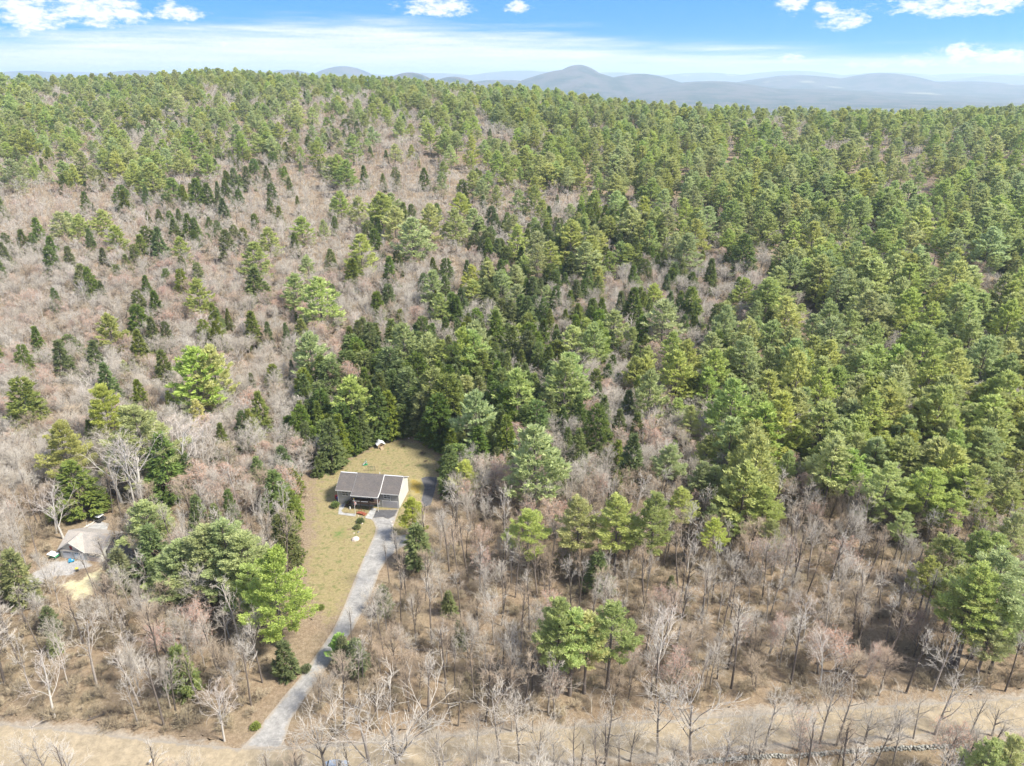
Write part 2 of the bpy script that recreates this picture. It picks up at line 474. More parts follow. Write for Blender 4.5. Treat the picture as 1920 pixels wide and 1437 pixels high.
def sheet(name, poly, step, lift, mat, label, cat, rag=0.0, kind='structure', amp=0.0):
    """a tessellated sheet filling an outline; 'edge' on each vertex is the distance in from its border"""
    xs = [p[0] for p in poly]; ys = [p[1] for p in poly]
    X, Y = np.meshgrid(np.arange(min(xs) - 3, max(xs) + 3, step), np.arange(min(ys) - 3, max(ys) + 3, step))
    ins = inside(poly, X, Y)
    e = dist_edge(poly, X, Y) * np.where(ins, 1, -1)
    if rag: e = e + rag * (val_noise(X, Y, 1.1) + 0.6 * val_noise(X + 9, Y, 2.7))
    keep = e > 0
    # pull the vertices just outside the border in, so that the outline is smooth rather than stepped
    q = keep[:-1, :-1] | keep[1:, :-1] | keep[:-1, 1:] | keep[1:, 1:]
    gxx = np.gradient(e, axis=1) / step; gyy = np.gradient(e, axis=0) / step
    mag = np.maximum(np.hypot(gxx, gyy), 0.3)
    mv = np.where(e < 0, -e, 0) / mag ** 2
    mv = np.clip(mv, 0, 1.5 * step)
    X2 = X + gxx * mv; Y2 = Y + gyy * mv
    i = np.arange(X.size).reshape(X.shape)
    a, b, c, d = i[:-1, :-1][q], i[:-1, 1:][q], i[1:, 1:][q], i[1:, :-1][q]
    f = np.stack([a, b, c, d], 1)
    used, inv = np.unique(f, return_inverse=True)
    Z = terrain(X2, Y2).ravel()[used] + lift
    ee = np.maximum(e.ravel()[used], 0)
    if amp: Z = Z + amp * val_noise(X2.ravel()[used], Y2.ravel()[used], 0.9) * np.clip(ee, 0, 1)
    v = np.stack([X2.ravel()[used], Y2.ravel()[used], Z], 1)
    me = np_mesh(name, v, inv.reshape(f.shape), [mat], True)
    at_ = me.attributes.new('edge', 'FLOAT', 'POINT'); at_.data.foreach_set('value', ee.astype(np.float32))
    o = link(name, me)
    tag(o, label, cat, kind=kind)
    return o
def soft_sheet_mat(name, inner, outer, fade, scale=0.5, speck=2.5, bump=0.4, patches=None):
    """stops for the inside, blending over 'fade' metres to the litter colours outside with a ragged front"""
    m, N, L, B = material(name)
    geo = N.new('ShaderNodeNewGeometry'); at_ = N.new('ShaderNodeAttribute'); at_.attribute_name = 'edge'
    def noise(s, d=6, r=0.65):
        n = N.new('ShaderNodeTexNoise'); n.inputs['Scale'].default_value = s; n.inputs['Detail'].default_value = d; n.inputs['Roughness'].default_value = r
        L.new(geo.outputs['Position'], n.inputs['Vector']); return n.outputs[0]
    def ramp(x, stops):
        r = N.new('ShaderNodeValToRGB'); els = r.color_ramp.elements
        els[0].position, els[0].color = stops[0][0], (*stops[0][1], 1)
        els[1].position, els[1].color = stops[-1][0], (*stops[-1][1], 1)
        for p, c in stops[1:-1]:
            e = els.new(p); e.color = (*c, 1)
        L.new(x, r.inputs[0]); return r.outputs[0]
    big = ramp(noise(scale * 0.35, 7, 0.7), inner); small = ramp(noise(speck * 0.6, 9, 0.8), [(0.3, (0.6, 0.6, 0.6)), (0.7, (1.3, 1.3, 1.3))])
    mu = N.new('ShaderNodeMix'); mu.data_type = 'RGBA'; mu.blend_type = 'MULTIPLY'; mu.inputs[0].default_value = 1.0
    L.new(big, mu.inputs[6]); L.new(small, mu.inputs[7])
    out = ramp(noise(1.9, 8, 0.75), outer)
    md = N.new('ShaderNodeMath'); md.operation = 'DIVIDE'; md.inputs[1].default_value = fade; L.new(at_.outputs['Fac'], md.inputs[0])
    nn = N.new('ShaderNodeMath'); nn.operation = 'MULTIPLY_ADD'; nn.inputs[1].default_value = 2.6; nn.inputs[2].default_value = -1.3
    L.new(noise(0.55, 5), nn.inputs[0])
    ad = N.new('ShaderNodeMath'); L.new(md.outputs[0], ad.inputs[0]); L.new(nn.outputs[0], ad.inputs[1])
    mr = N.new('ShaderNodeMapRange'); mr.interpolation_type = 'SMOOTHSTEP'; mr.inputs[1].default_value = 0.15; mr.inputs[2].default_value = 0.85
    L.new(ad.outputs[0], mr.inputs[0])
    mx = N.new('ShaderNodeMix'); mx.data_type = 'RGBA'; L.new(mr.outputs[0], mx.inputs[0]); L.new(out, mx.inputs[6]); L.new(mu.outputs[2], mx.inputs[7])
    L.new(mx.outputs[2], B.inputs['Base Color'])
    B.inputs['Roughness'].default_value = 0.95; B.inputs['Specular IOR Level'].default_value = 0.12
    b = N.new('ShaderNodeBump'); b.inputs['Strength'].default_value = bump; b.inputs['Distance'].default_value = 0.15
    L.new(noise(speck * 1.4, 7, 0.7), b.inputs['Height']); L.new(b.outputs[0], B.inputs['Normal'])
    return m
LITTER = [(0.30, (0.085, 0.064, 0.043)), (0.46, (0.17, 0.13, 0.09)), (0.58, (0.245, 0.193, 0.135)), (0.75, (0.34, 0.28, 0.21))]
lawn_mat = soft_sheet_mat('dry_lawn', [(0.36, (0.125, 0.135, 0.055)), (0.44, (0.185, 0.17, 0.078)), (0.50, (0.245, 0.20, 0.11)), (0.57, (0.215, 0.187, 0.092)), (0.64, (0.17, 0.125, 0.075))], LITTER, 6.0, 1.5)
sand_mat = soft_sheet_mat('dirt_road', [(0.3, (0.257, 0.218, 0.154)), (0.5, (0.284, 0.238, 0.169)), (0.7, (0.248, 0.211, 0.152))], [(0.3, (0.180, 0.159, 0.133)), (0.5, (0.225, 0.205, 0.176)), (0.7, (0.252, 0.232, 0.204))], 0.9, 0.3, 1.0, 0.15)
shoulder_mat = soft_sheet_mat('sandy_shoulder', [(0.3, (0.210, 0.179, 0.142)), (0.5, (0.272, 0.241, 0.198)), (0.7, (0.234, 0.203, 0.161))], LITTER, 2.2, 0.6, 1.8, 0.4)
drive_mat = soft_sheet_mat('worn_asphalt', [(0.28, (0.155, 0.152, 0.145)), (0.42, (0.23, 0.226, 0.218)), (0.55, (0.285, 0.28, 0.268)), (0.72, (0.215, 0.21, 0.20))], [(0.3, (0.22, 0.19, 0.155)), (0.5, (0.26, 0.23, 0.19)), (0.7, (0.30, 0.27, 0.225))], 1.0, 0.9, 1.8, 0.2)
fresh_mat = soft_sheet_mat('dark_asphalt', [(0.3, (0.062, 0.062, 0.066)), (0.5, (0.094, 0.094, 0.100)), (0.7, (0.075, 0.075, 0.078))], [(0.3, (0.150, 0.131, 0.106)), (0.7, (0.187, 0.169, 0.138))], 0.35, 0.7, 1.6, 0.2)
green_mat = soft_sheet_mat('green_grass', [(0.3, (0.085, 0.125, 0.04)), (0.5, (0.115, 0.155, 0.05)), (0.7, (0.165, 0.165, 0.068))], [(0.3, (0.165, 0.155, 0.068)), (0.7, (0.23, 0.19, 0.095))], 3.5, 1.6)
gold_mat = soft_sheet_mat('moss_bank', [(0.3, (0.225, 0.166, 0.033)), (0.5, (0.279, 0.206, 0.053)), (0.7, (0.265, 0.199, 0.080))], [(0.3, (0.225, 0.199, 0.080)), (0.7, (0.279, 0.225, 0.119))], 1.5, 0.9)
concrete_mat = soft_sheet_mat('pale_concrete', [(0.3, (0.281, 0.281, 0.274)), (0.7, (0.337, 0.337, 0.330))], [(0.3, (0.237, 0.225, 0.206)), (0.7, (0.287, 0.274, 0.256))], 0.3, 0.6, 1.5, 0.15)
gravel_mat = soft_sheet_mat('grey_gravel', [(0.3, (0.253, 0.246, 0.239)), (0.5, (0.323, 0.316, 0.309)), (0.7, (0.281, 0.266, 0.253))], LITTER, 1.8, 0.6, 2.5, 0.4)

ROAD_FAR = [(-260, 1345), (-100, 1350), (0, 1358), (100, 1367), (200, 1378), (300, 1390), (440, 1403), (560, 1403), (700, 1392), (940, 1371), (1200, 1354), (1420, 1339), (1600, 1327), (1760, 1317), (1920, 1308), (2200, 1292)]
ROAD_NEAR = [(2200, 1352), (1920, 1368), (1760, 1377), (1600, 1387), (1420, 1400), (1200, 1418), (1000, 1432), (860, 1443), (700, 1455), (560, 1464), (440, 1468), (300, 1463), (200, 1457), (100, 1450), (0, 1443), (-100, 1436), (-260, 1428)]
road_poly = poly_px(ROAD_FAR + ROAD_NEAR)
sh_far = [(x, y - 16 - 6 * math.sin(x * 0.01)) for x, y in ROAD_FAR]
sh_near = [(x, y + 20) for x, y in ROAD_NEAR]
shoulder_poly = poly_px(sh_far + sh_near)
sheet('road_shoulder', shoulder_poly, 0.8, 0.02, shoulder_mat, 'sandy verge along both sides of the dirt road', 'verge', 0.7)
sheet('dirt_road', road_poly, 0.6, 0.05, sand_mat, 'tan dirt road crossing below the woods', 'road', 0.08)

YARD = [(692, 1085), (680, 1112), (664, 1140), (640, 1172), (612, 1190), (585, 1165), (560, 1140), (552, 1110), (550, 1080), (558, 1040), (572, 1010), (566, 975), (575, 940), (570, 905), (600, 882), (628, 868), (660, 850), (690, 832), (720, 822), (760, 817), (800, 826), (830, 842), (842, 872), (830, 905), (822, 940), (806, 965), (800, 1000), (770, 1012), (745, 1030), (720, 1060)]
yard_poly = poly_px(YARD)
sheet('lawn', yard_poly, 0.9, 0.02, lawn_mat, 'straw-coloured lawn round the grey house', 'lawn', 0.5)
DRIVE = [(452, 1404), (478, 1376), (503, 1343), (530, 1309), (562, 1272), (592, 1230), (622, 1186), (644, 1140), (660, 1100), (676, 1060), (690, 1030), (702, 1004), (705, 990), (700, 978), (692, 972),
         (697, 958), (748, 955), (744, 968), (738, 985), (736, 998), (744, 1005), (760, 1003), (772, 1008), (770, 1020), (748, 1030), (728, 1046), (712, 1072), (700, 1105), (684, 1140), (662, 1180), (630, 1228), (600, 1270), (570, 1312), (546, 1350), (532, 1392), (540, 1404)]
drive_poly = poly_px(DRIVE)
sheet('driveway', drive_poly, 0.5, 0.06, drive_mat, 'long pale driveway climbing from the dirt road to the grey house', 'driveway', 0.05)
sheet('garage_apron', poly_px([(697, 973), (703, 957), (746, 956), (741, 968), (727, 975), (718, 970)]), 0.4, 0.075, fresh_mat, 'dark apron before the garage door of the grey house', 'apron', 0.15)  # darker patch at the head of the driveway
side_poly = poly_px([(789, 897), (800, 894), (822, 896), (816, 920), (808, 948), (792, 952), (789, 940), (796, 915)])
sheet('side_drive', side_poly, 0.4, 0.05, fresh_mat, 'short dark asphalt pad right of the grey house', 'parking pad', 0.05)
sheet('moss_bank', poly_px([(768, 897), (785, 899), (795, 908), (790, 925), (775, 930), (766, 915)]), 0.5, 0.035, gold_mat, 'golden mossy patch between the house and the side pad', 'bank', 0.2)
sheet('green_patch', poly_px([(618, 1000), (640, 985), (652, 990), (652, 1004), (640, 1016), (625, 1014)]), 0.5, 0.04, green_mat, 'bright green patch of grass in the front lawn', 'grass', 0.4)
sheet('walkway', poly_px([(636, 948), (645, 944), (648, 950), (640, 958), (644, 962), (668, 964), (666, 969), (634, 965)]), 0.3, 0.055, concrete_mat, 'pale concrete path bending round the planting bed', 'path')
sheet('front_pad', poly_px([(684, 972), (697, 953), (707, 954), (698, 975)]), 0.3, 0.085, concrete_mat, 'pale concrete pad at the front door of the grey house', 'pad')
# the neighbour's plot
lawn2_poly = poly_px([(285, 975), (300, 957), (345, 955), (352, 975), (345, 1010), (320, 1035), (290, 1020)])
sheet('neighbour_lawn', lawn2_poly, 0.9, 0.02, lawn_mat, 'small lawn behind the pines by the tan-roofed house', 'lawn', 0.4)
gravel2_poly = poly_px([(20, 1120), (60, 1075), (95, 1052), (112, 1046), (172, 1050), (178, 1062), (150, 1072), (135, 1082), (100, 1085), (70, 1110), (40, 1150)])
sheet('neighbour_drive', gravel2_poly, 0.7, 0.03, gravel_mat, 'grey gravel drive before the two-door garage', 'driveway', 0.4)
yard2_poly = poly_px([(95, 1095), (140, 1085), (178, 1065), (205, 1050), (200, 1100), (170, 1125), (130, 1130)])
sheet('dry_grass_patch', yard2_poly, 0.9, 0.02, soft_sheet_mat('dead_grass', [(0.3, (0.38, 0.34, 0.20)), (0.5, (0.44, 0.40, 0.26)), (0.7, (0.36, 0.31, 0.19))], LITTER, 3.0, 0.8), 'pale dead grass below the gravel drive', 'grass', 0.6)
bank_poly = poly_px([(540, 1095), (560, 1085), (600, 1120), (640, 1190), (590, 1245), (545, 1275), (515, 1310), (500, 1290), (515, 1200)])
patio_poly = poly_px([(160, 985), (188, 978), (205, 982), (200, 996), (172, 1000)])
sheet('patio', patio_poly, 0.4, 0.05, concrete_mat, 'pale concrete patio behind the tan-roofed house', 'patio')
# ------------------------------------------------------------------ tree meshes
BARK_PINE = noise_mat('pine_bark', (0.10, 0.085, 0.075), (0.20, 0.17, 0.15), 6, bump=0.4)
BARK_GREY = noise_mat('grey_bark', (0.22, 0.195, 0.17), (0.38, 0.345, 0.31), 5, bump=0.3, rnd=0.25)
BARK_DARK = noise_mat('dark_bark', (0.09, 0.075, 0.065), (0.17, 0.145, 0.125), 5, bump=0.3, rnd=0.3)
BARK_PALE = noise_mat('pale_bark', (0.36, 0.34, 0.31), (0.52, 0.50, 0.46), 4, bump=0.2)
NEEDLE_PINE = leaf_mat('pine_needles', (0.335, 0.395, 0.14), (0.45, 0.50, 0.175), (0.56, 0.58, 0.205), 0.48, 0.15)
NEEDLE_HEM = leaf_mat('hemlock_needles', (0.105, 0.15, 0.045), (0.185, 0.235, 0.06), (0.29, 0.32, 0.08), 0.40, 0.2)
NEEDLE_CEDAR = leaf_mat('cedar_sprays', (0.13, 0.17, 0.07), (0.20, 0.23, 0.09), (0.28, 0.28, 0.11), 0.38)
TWIG_GREY = twig_mat('grey_twigs', [(0.427, 0.394, 0.342), (0.494, 0.456, 0.404), (0.389, 0.351, 0.294), (0.513, 0.480, 0.427), (0.437, 0.389, 0.323), (0.465, 0.437, 0.394)])
TWIG_BROWN = twig_mat('brown_twigs', [(0.40, 0.315, 0.235), (0.46, 0.38, 0.285), (0.35, 0.28, 0.205), (0.43, 0.35, 0.27)])
TWIG_PALE = twig_mat('pale_twigs', [(0.56, 0.51, 0.46), (0.50, 0.445, 0.40)])
BUD_RED = twig_mat('red_buds', [(0.40, 0.235, 0.175), (0.42, 0.29, 0.22), (0.38, 0.22, 0.175), (0.42, 0.30, 0.23), (0.44, 0.25, 0.17)])
BRUSH = twig_mat('brush_twigs', [(0.30, 0.25, 0.17), (0.38, 0.32, 0.225), (0.25, 0.20, 0.14), (0.33, 0.285, 0.19), (0.42, 0.35, 0.25)])

def unit(v):
    return v / np.maximum(np.linalg.norm(v, axis=-1, keepdims=True), 1e-9)
def tufts(C, D, L, W, k, spread, rng, face=None):
    """k pointed sprays of needles at each centre, fanned about a direction"""
    n = len(C)
    d = unit(np.repeat(D, k, 0) + rng.normal(0, spread, (n * k, 3)))
    c = np.repeat(C, k, 0) + rng.normal(0, 0.12, (n * k, 3))
    l = np.repeat(L, k) * rng.uniform(0.6, 1.15, n * k)
    w = np.repeat(W, k) * rng.uniform(0.7, 1.3, n * k)
    up = np.array([0, 0, 1.0]) if face is None else np.repeat(face, k, 0)
    s = unit(np.cross(d, up + rng.normal(0, 0.42, (n * k, 3))))   # sprays lie rather flat, as needles do
    a = c - s * w[:, None] * 0.5
    b = c + s * w[:, None] * 0.5
    t = c + d * l[:, None]
    v = np.stack([a, b, t], 1).reshape(-1, 3)
    f = np.arange(len(v)).reshape(-1, 3)
    return v, f
def tubes(P0, P1, R0, R1, n=3):
    """open tapered tubes, vectorised"""
    P0, P1, R0, R1 = map(np.asarray, (P0, P1, R0, R1))
    d = unit(P1 - P0)
    ref = np.where(np.abs(d[:, 2:3]) < 0.9, np.array([[0, 0, 1.0]]), np.array([[1.0, 0, 0]]))
    a = unit(np.cross(d, ref)); b = np.cross(d, a)
    ang = 2 * np.pi * np.arange(n) / n
    ring = a[:, None, :] * np.cos(ang)[None, :, None] + b[:, None, :] * np.sin(ang)[None, :, None]
    v = np.concatenate([P0[:, None, :] + ring * R0[:, None, None], P1[:, None, :] + ring * R1[:, None, None]], 1)
    m = len(P0)
    base = (np.arange(m) * 2 * n)[:, None]
    k = np.arange(n)
    f = np.stack([base + k, base + (k + 1) % n, base + (k + 1) % n + n, base + k + n], 2).reshape(-1, 4)
    return v.reshape(-1, 3), f
def quads_to_tris(f):
    return np.concatenate([f[:, [0, 1, 2]], f[:, [0, 2, 3]]], 0)
def trunk_path(H, rng, lean=0.02, n=7, r=0.3, top=1.0):
    pts = [np.array([0, 0, -0.6])]
    d = rng.normal(0, lean, 2)
    for i in range(1, n + 1):
        z = H * top * i / n
        off = d * z + rng.normal(0, lean * 0.5, 2) * z * 0.3
        pts.append(np.array([off[0], off[1], z]))
    pts = np.array(pts)
    z = pts[:, 2] / H
    rad = r * np.clip(1 - 0.92 * z, 0.06, 1) ; rad[0] *= 1.35
    return pts, rad
def path_at(pts, z):
    return np.stack([np.interp(z, pts[:, 2], pts[:, 0]), np.interp(z, pts[:, 2], pts[:, 1]), z], -1)

def make_pine(i, H=25.0, start=0.40, R=4.6, dense=1.0, flat=1.0, ts=1.0):
    rng = np.random.default_rng(100 + i)
    pts, rad = trunk_path(H, rng, 0.012, 7, 0.34)
    tv, tf = tubes(pts[:-1], pts[1:], rad[:-1], rad[1:], 6)
    C, D, L, W = [], [], [], []
    b0, b1, r0, r1 = [], [], [], []
    z = H * start
    while z < H - 0.3:
        t = (z - H * start) / (H * (1 - start))
        prof = (min(1, 0.55 + 2.2 * t)) * (1 - t) ** 0.60
        nb = rng.integers(4, 7)
        a0 = rng.uniform(0, 6.28)
        for k in range(nb):
            if rng.random() < 0.13 * (1 - t): continue
            az = a0 + 6.283 * k / nb + rng.normal(0, 0.25)
            ln = max(0.5, R * prof * rng.uniform(0.55, 1.18))
            el = np.interp(t, [0, 0.4, 0.8, 1], [0.08, 0.24, 0.6, 0.95]) + rng.normal(0, 0.10)
            o = path_at(pts, np.array([z + rng.normal(0, 0.2)]))[0]
            dr = np.array([math.cos(az) * math.cos(el), math.sin(az) * math.cos(el), math.sin(el)])
            side = np.array([-math.sin(az), math.cos(az), 0])
            m = int(max(4, ln * 2.7 * dense))
            s = rng.uniform(0.22, 1.0, m) ** 0.55
            lat = rng.uniform(-1, 1, m) * (0.16 + 0.30 * (1 - np.abs(s - 0.6))) * ln * 0.55
            up = 0.22 * ln * (s ** 2) * 0.6 + rng.normal(0, 0.16, m) * flat
            p = o + dr * (s * ln)[:, None] + side * lat[:, None] + np.array([0, 0, 1]) * up[:, None]
            dd = dr * 0.8 + side * (lat / (0.2 * ln + 0.2))[:, None] * 0.5 + np.array([0, 0, 0.62])
            C.append(p); D.append(dd); L.append(np.full(m, 0.92 * ts)); W.append(np.full(m, 0.42 * ts))
            e = o + dr * ln * 0.92 + np.array([0, 0, 0.12 * ln])
            b0.append(o); b1.append(e); r0.append(0.06 * (1 - t) + 0.02); r1.append(0.012)
        z += rng.uniform(0.95, 1.45) * (1 - 0.45 * t)
    C.append(path_at(pts, np.linspace(H * 0.955, H, 7)) + rng.normal(0, 0.1, (7, 3))); D.append(np.tile([0, 0, 1.0], (7, 1)) + rng.normal(0, 0.4, (7, 3))); L.append(np.full(7, 0.7)); W.append(np.full(7, 0.17))
    CC = np.concatenate(C); FN = unit(CC * np.array([1, 1, 0])) * 0.75 + np.array([0, 0, 0.8])
    v, f = tufts(CC, np.concatenate(D), np.concatenate(L), np.concatenate(W), 7, 0.42, rng, FN)
    bv, bf = tubes(np.array(b0), np.array(b1), np.array(r0), np.array(r1), 3)
    crown = np_mesh('pine_crown', np.concatenate([v, bv]), np.concatenate([f, quads_to_tris(bf) + len(v)]), [NEEDLE_PINE, BARK_PINE], False, np.r_[np.zeros(len(f)), np.ones(len(bf) * 2)])
    trunk = np_mesh('pine_trunk', tv, tf, [BARK_PINE], True)
    return trunk, crown, H
def make_hemlock(i, H=16.0, R=3.2, start=0.05, round_=0.0, mat=None, droop=0.25):
    rng = np.random.default_rng(300 + i)
    pts, rad = trunk_path(H, rng, 0.012, 5, 0.24)
    tv, tf = tubes(pts[:-1], pts[1:], rad[:-1], rad[1:], 6)
    C, D, L, W = [], [], [], []
    z = H * start
    lump = rng.uniform(0, 6.28, 4)
    while z < H - 0.2:
        t = (z - H * start) / (H * (1 - start))
        prof = (1 - t) ** (0.82 - 0.35 * round_) * min(1, 0.62 + 2.5 * t)
        nb = 7
        a0 = rng.uniform(0, 6.28)
        for k in range(nb):
            az = a0 + 6.283 * k / nb + rng.normal(0, 0.3)
            lum = 1 + 0.16 * math.sin(2 * az + lump[0] + 3 * t) + 0.14 * math.sin(3 * az + lump[1] - 7 * t)
            ln = max(0.35, R * prof * rng.uniform(0.72, 1.12) * lum)
            o = path_at(pts, np.array([z]))[0]
            dr = np.array([math.cos(az), math.sin(az), np.interp(t, [0, 0.6, 1], [-0.08, 0.1, 0.6])])
            side = np.array([-math.sin(az), math.cos(az), 0])
            m = int(max(3, ln * 3.1))
            s = rng.uniform(0.3, 1.0, m) ** 0.55
            lat = rng.uniform(-1, 1, m) * 0.30 * ln * (1.15 - s * 0.7)
            dz = -droop * ln * s ** 2 + rng.normal(0, 0.12, m)
            C.append(o + dr * (s * ln)[:, None] + side * lat[:, None] + np.array([0, 0, 1]) * dz[:, None])
            D.append(dr * 1.0 + side * (lat / (0.25 * ln + 0.1))[:, None] * 0.45 + np.array([0, 0, -0.05 + 0.3 * t]))
            L.append(np.full(m, 0.78)); W.append(np.full(m, 0.30))
        z += rng.uniform(0.50, 0.72)
    C.append(path_at(pts, np.linspace(H * 0.95, H, 5))); D.append(np.tile([0, 0, 1.0], (5, 1)) + rng.normal(0, 0.3, (5, 3))); L.append(np.full(5, 0.55)); W.append(np.full(5, 0.16))
    CC = np.concatenate(C); FN = unit(CC * np.array([1, 1, 0])) * 0.7 + np.array([0, 0, 0.8])
    v, f = tufts(CC, np.concatenate(D), np.concatenate(L), np.concatenate(W), 6, 0.40, rng, FN)
    crown = np_mesh('hemlock_crown', v, f, [mat or NEEDLE_HEM])
    trunk = np_mesh('hemlock_trunk', tv, tf, [BARK_PINE], True)
    return trunk, crown, H
def make_bare(i, H=17.0, spread=0.62, clear=0.35, nl=(13, 6, 5, 3), lens=(0.42, 0.46, 0.50, 0.62), bark=None, twig=None, buds=None, r=0.24, thick=1.0, stems=1, lean=0.03, bud_n=2, fork=False, upright=0.55):
    """a leafless tree: a trunk, limbs, branches, twigs and twiglets"""
    rng = np.random.default_rng(500 + i)
    T0, T1, TR0, TR1 = [], [], [], []
    S0, S1, SR0, SR1 = [], [], [], []
    tips = []
    def grow(p, d, ln, rad, level):
        nseg = (5, 3, 2, 1, 1)[level]
        pts = [p]; dirs = [d]
        for s in range(nseg):
            d2 = d + rng.normal(0, (0.035 if level == 0 else 0.16), 3) + np.array([0, 0, (0.05 if level == 1 else 0.10) * (level > 0)]) * upright * 2
            d = d2 / np.linalg.norm(d2)
            p = p + d * ln / nseg
            pts.append(p); dirs.append(d)
        end = {0: 0.35, 1: 0.3, 2: 0.4, 3: 0.5, 4: 0.45}[level]
        for s in range(nseg):
            ra = rad * (1 + (end - 1) * s / nseg); rb = rad * (1 + (end - 1) * (s + 1) / nseg)
            if level <= 1:
                T0.append(pts[s]); T1.append(pts[s + 1]); TR0.append(ra); TR1.append(rb)
            else:
                S0.append(pts[s]); S1.append(pts[s + 1]); SR0.append(max(ra, 0.016 * thick)); SR1.append(max(rb, 0.009 * thick))
        if level >= 4:
            tips.append(pts[-1]); return
        n = nl[level]
        for k in range(n):
            if level == 0: f = clear + (1 - clear) * (k + rng.uniform(0.1, 0.9)) / n if not fork else clear + (1 - clear) * rng.uniform(0.0, 0.6)
            else: f = 0.22 + 0.78 * (k + rng.uniform(0.2, 1.0)) / n
            f = min(f, 1.0)
            j = f * nseg; q = min(int(j), nseg - 1)
            o = pts[q] + (pts[q + 1] - pts[q]) * (j - q)
            dd = dirs[q + 1]
            ax = np.cross(dd, rng.normal(0, 1, 3)); ax /= np.linalg.norm(ax) + 1e-9
            if level == 0:
                az = 2.399 * k + rng.normal(0, 0.5); ax = np.array([math.cos(az), math.sin(az), 0])
                tilt = spread * (1.25 - 0.7 * f) + rng.normal(0, 0.10)
            else:
                tilt = rng.uniform(0.45, 0.85)
            nd = dd * math.cos(tilt) + ax * math.sin(tilt)
            l2 = ln * lens[level] * rng.uniform(0.7, 1.2)
            if level == 0: l2 = H * lens[0] * (1.08 - 0.62 * (f - clear) / (1 - clear + 1e-6)) * rng.uniform(0.75, 1.1)
            grow(o, nd / np.linalg.norm(nd), l2, rad * (0.42, 0.45, 0.5, 0.6)[level] * (1 - 0.45 * f if level == 0 else 1), level + 1)
    for s in range(stems):
        az = rng.uniform(0, 6.28) if stems > 1 else 0
        d = np.array([rng.normal(0, lean), rng.normal(0, lean), 1.0])
        if stems > 1: d += 0.18 * np.array([math.cos(az + s * 6.28 / stems), math.sin(az + s * 6.28 / stems), 0])
        grow(np.array([0.15 * math.cos(az) * (stems > 1), 0.15 * math.sin(az) * (stems > 1), -0.5]), d / np.linalg.norm(d), H * (0.80 if not fork else 0.55), r, 0)
    v, f = tubes(S0, S1, SR0, SR1, 3)
    f = quads_to_tris(f); mi = np.zeros(len(f))
    mats = [twig or TWIG_GREY]
    if buds:
        tp = np.array(tips)
        bv, bf = tufts(tp, rng.normal(0, 1, tp.shape), np.full(len(tp), 0.26), np.full(len(tp), 0.09 * thick), bud_n, 0.8, rng)
        f = np.concatenate([f, bf + len(v)]); v = np.concatenate([v, bv]); mi = np.r_[mi, np.ones(len(bf))]; mats.append(buds)
    crown = np_mesh('bare_crown', v, f, mats, False, mi)
    tv, tf = tubes(T0, T1, TR0, TR1, 5)
    trunk = np_mesh('bare_trunk', tv, tf, [bark or BARK_GREY], True)
    return trunk, crown, float(max(v[:, 2].max(), tv[:, 2].max()))

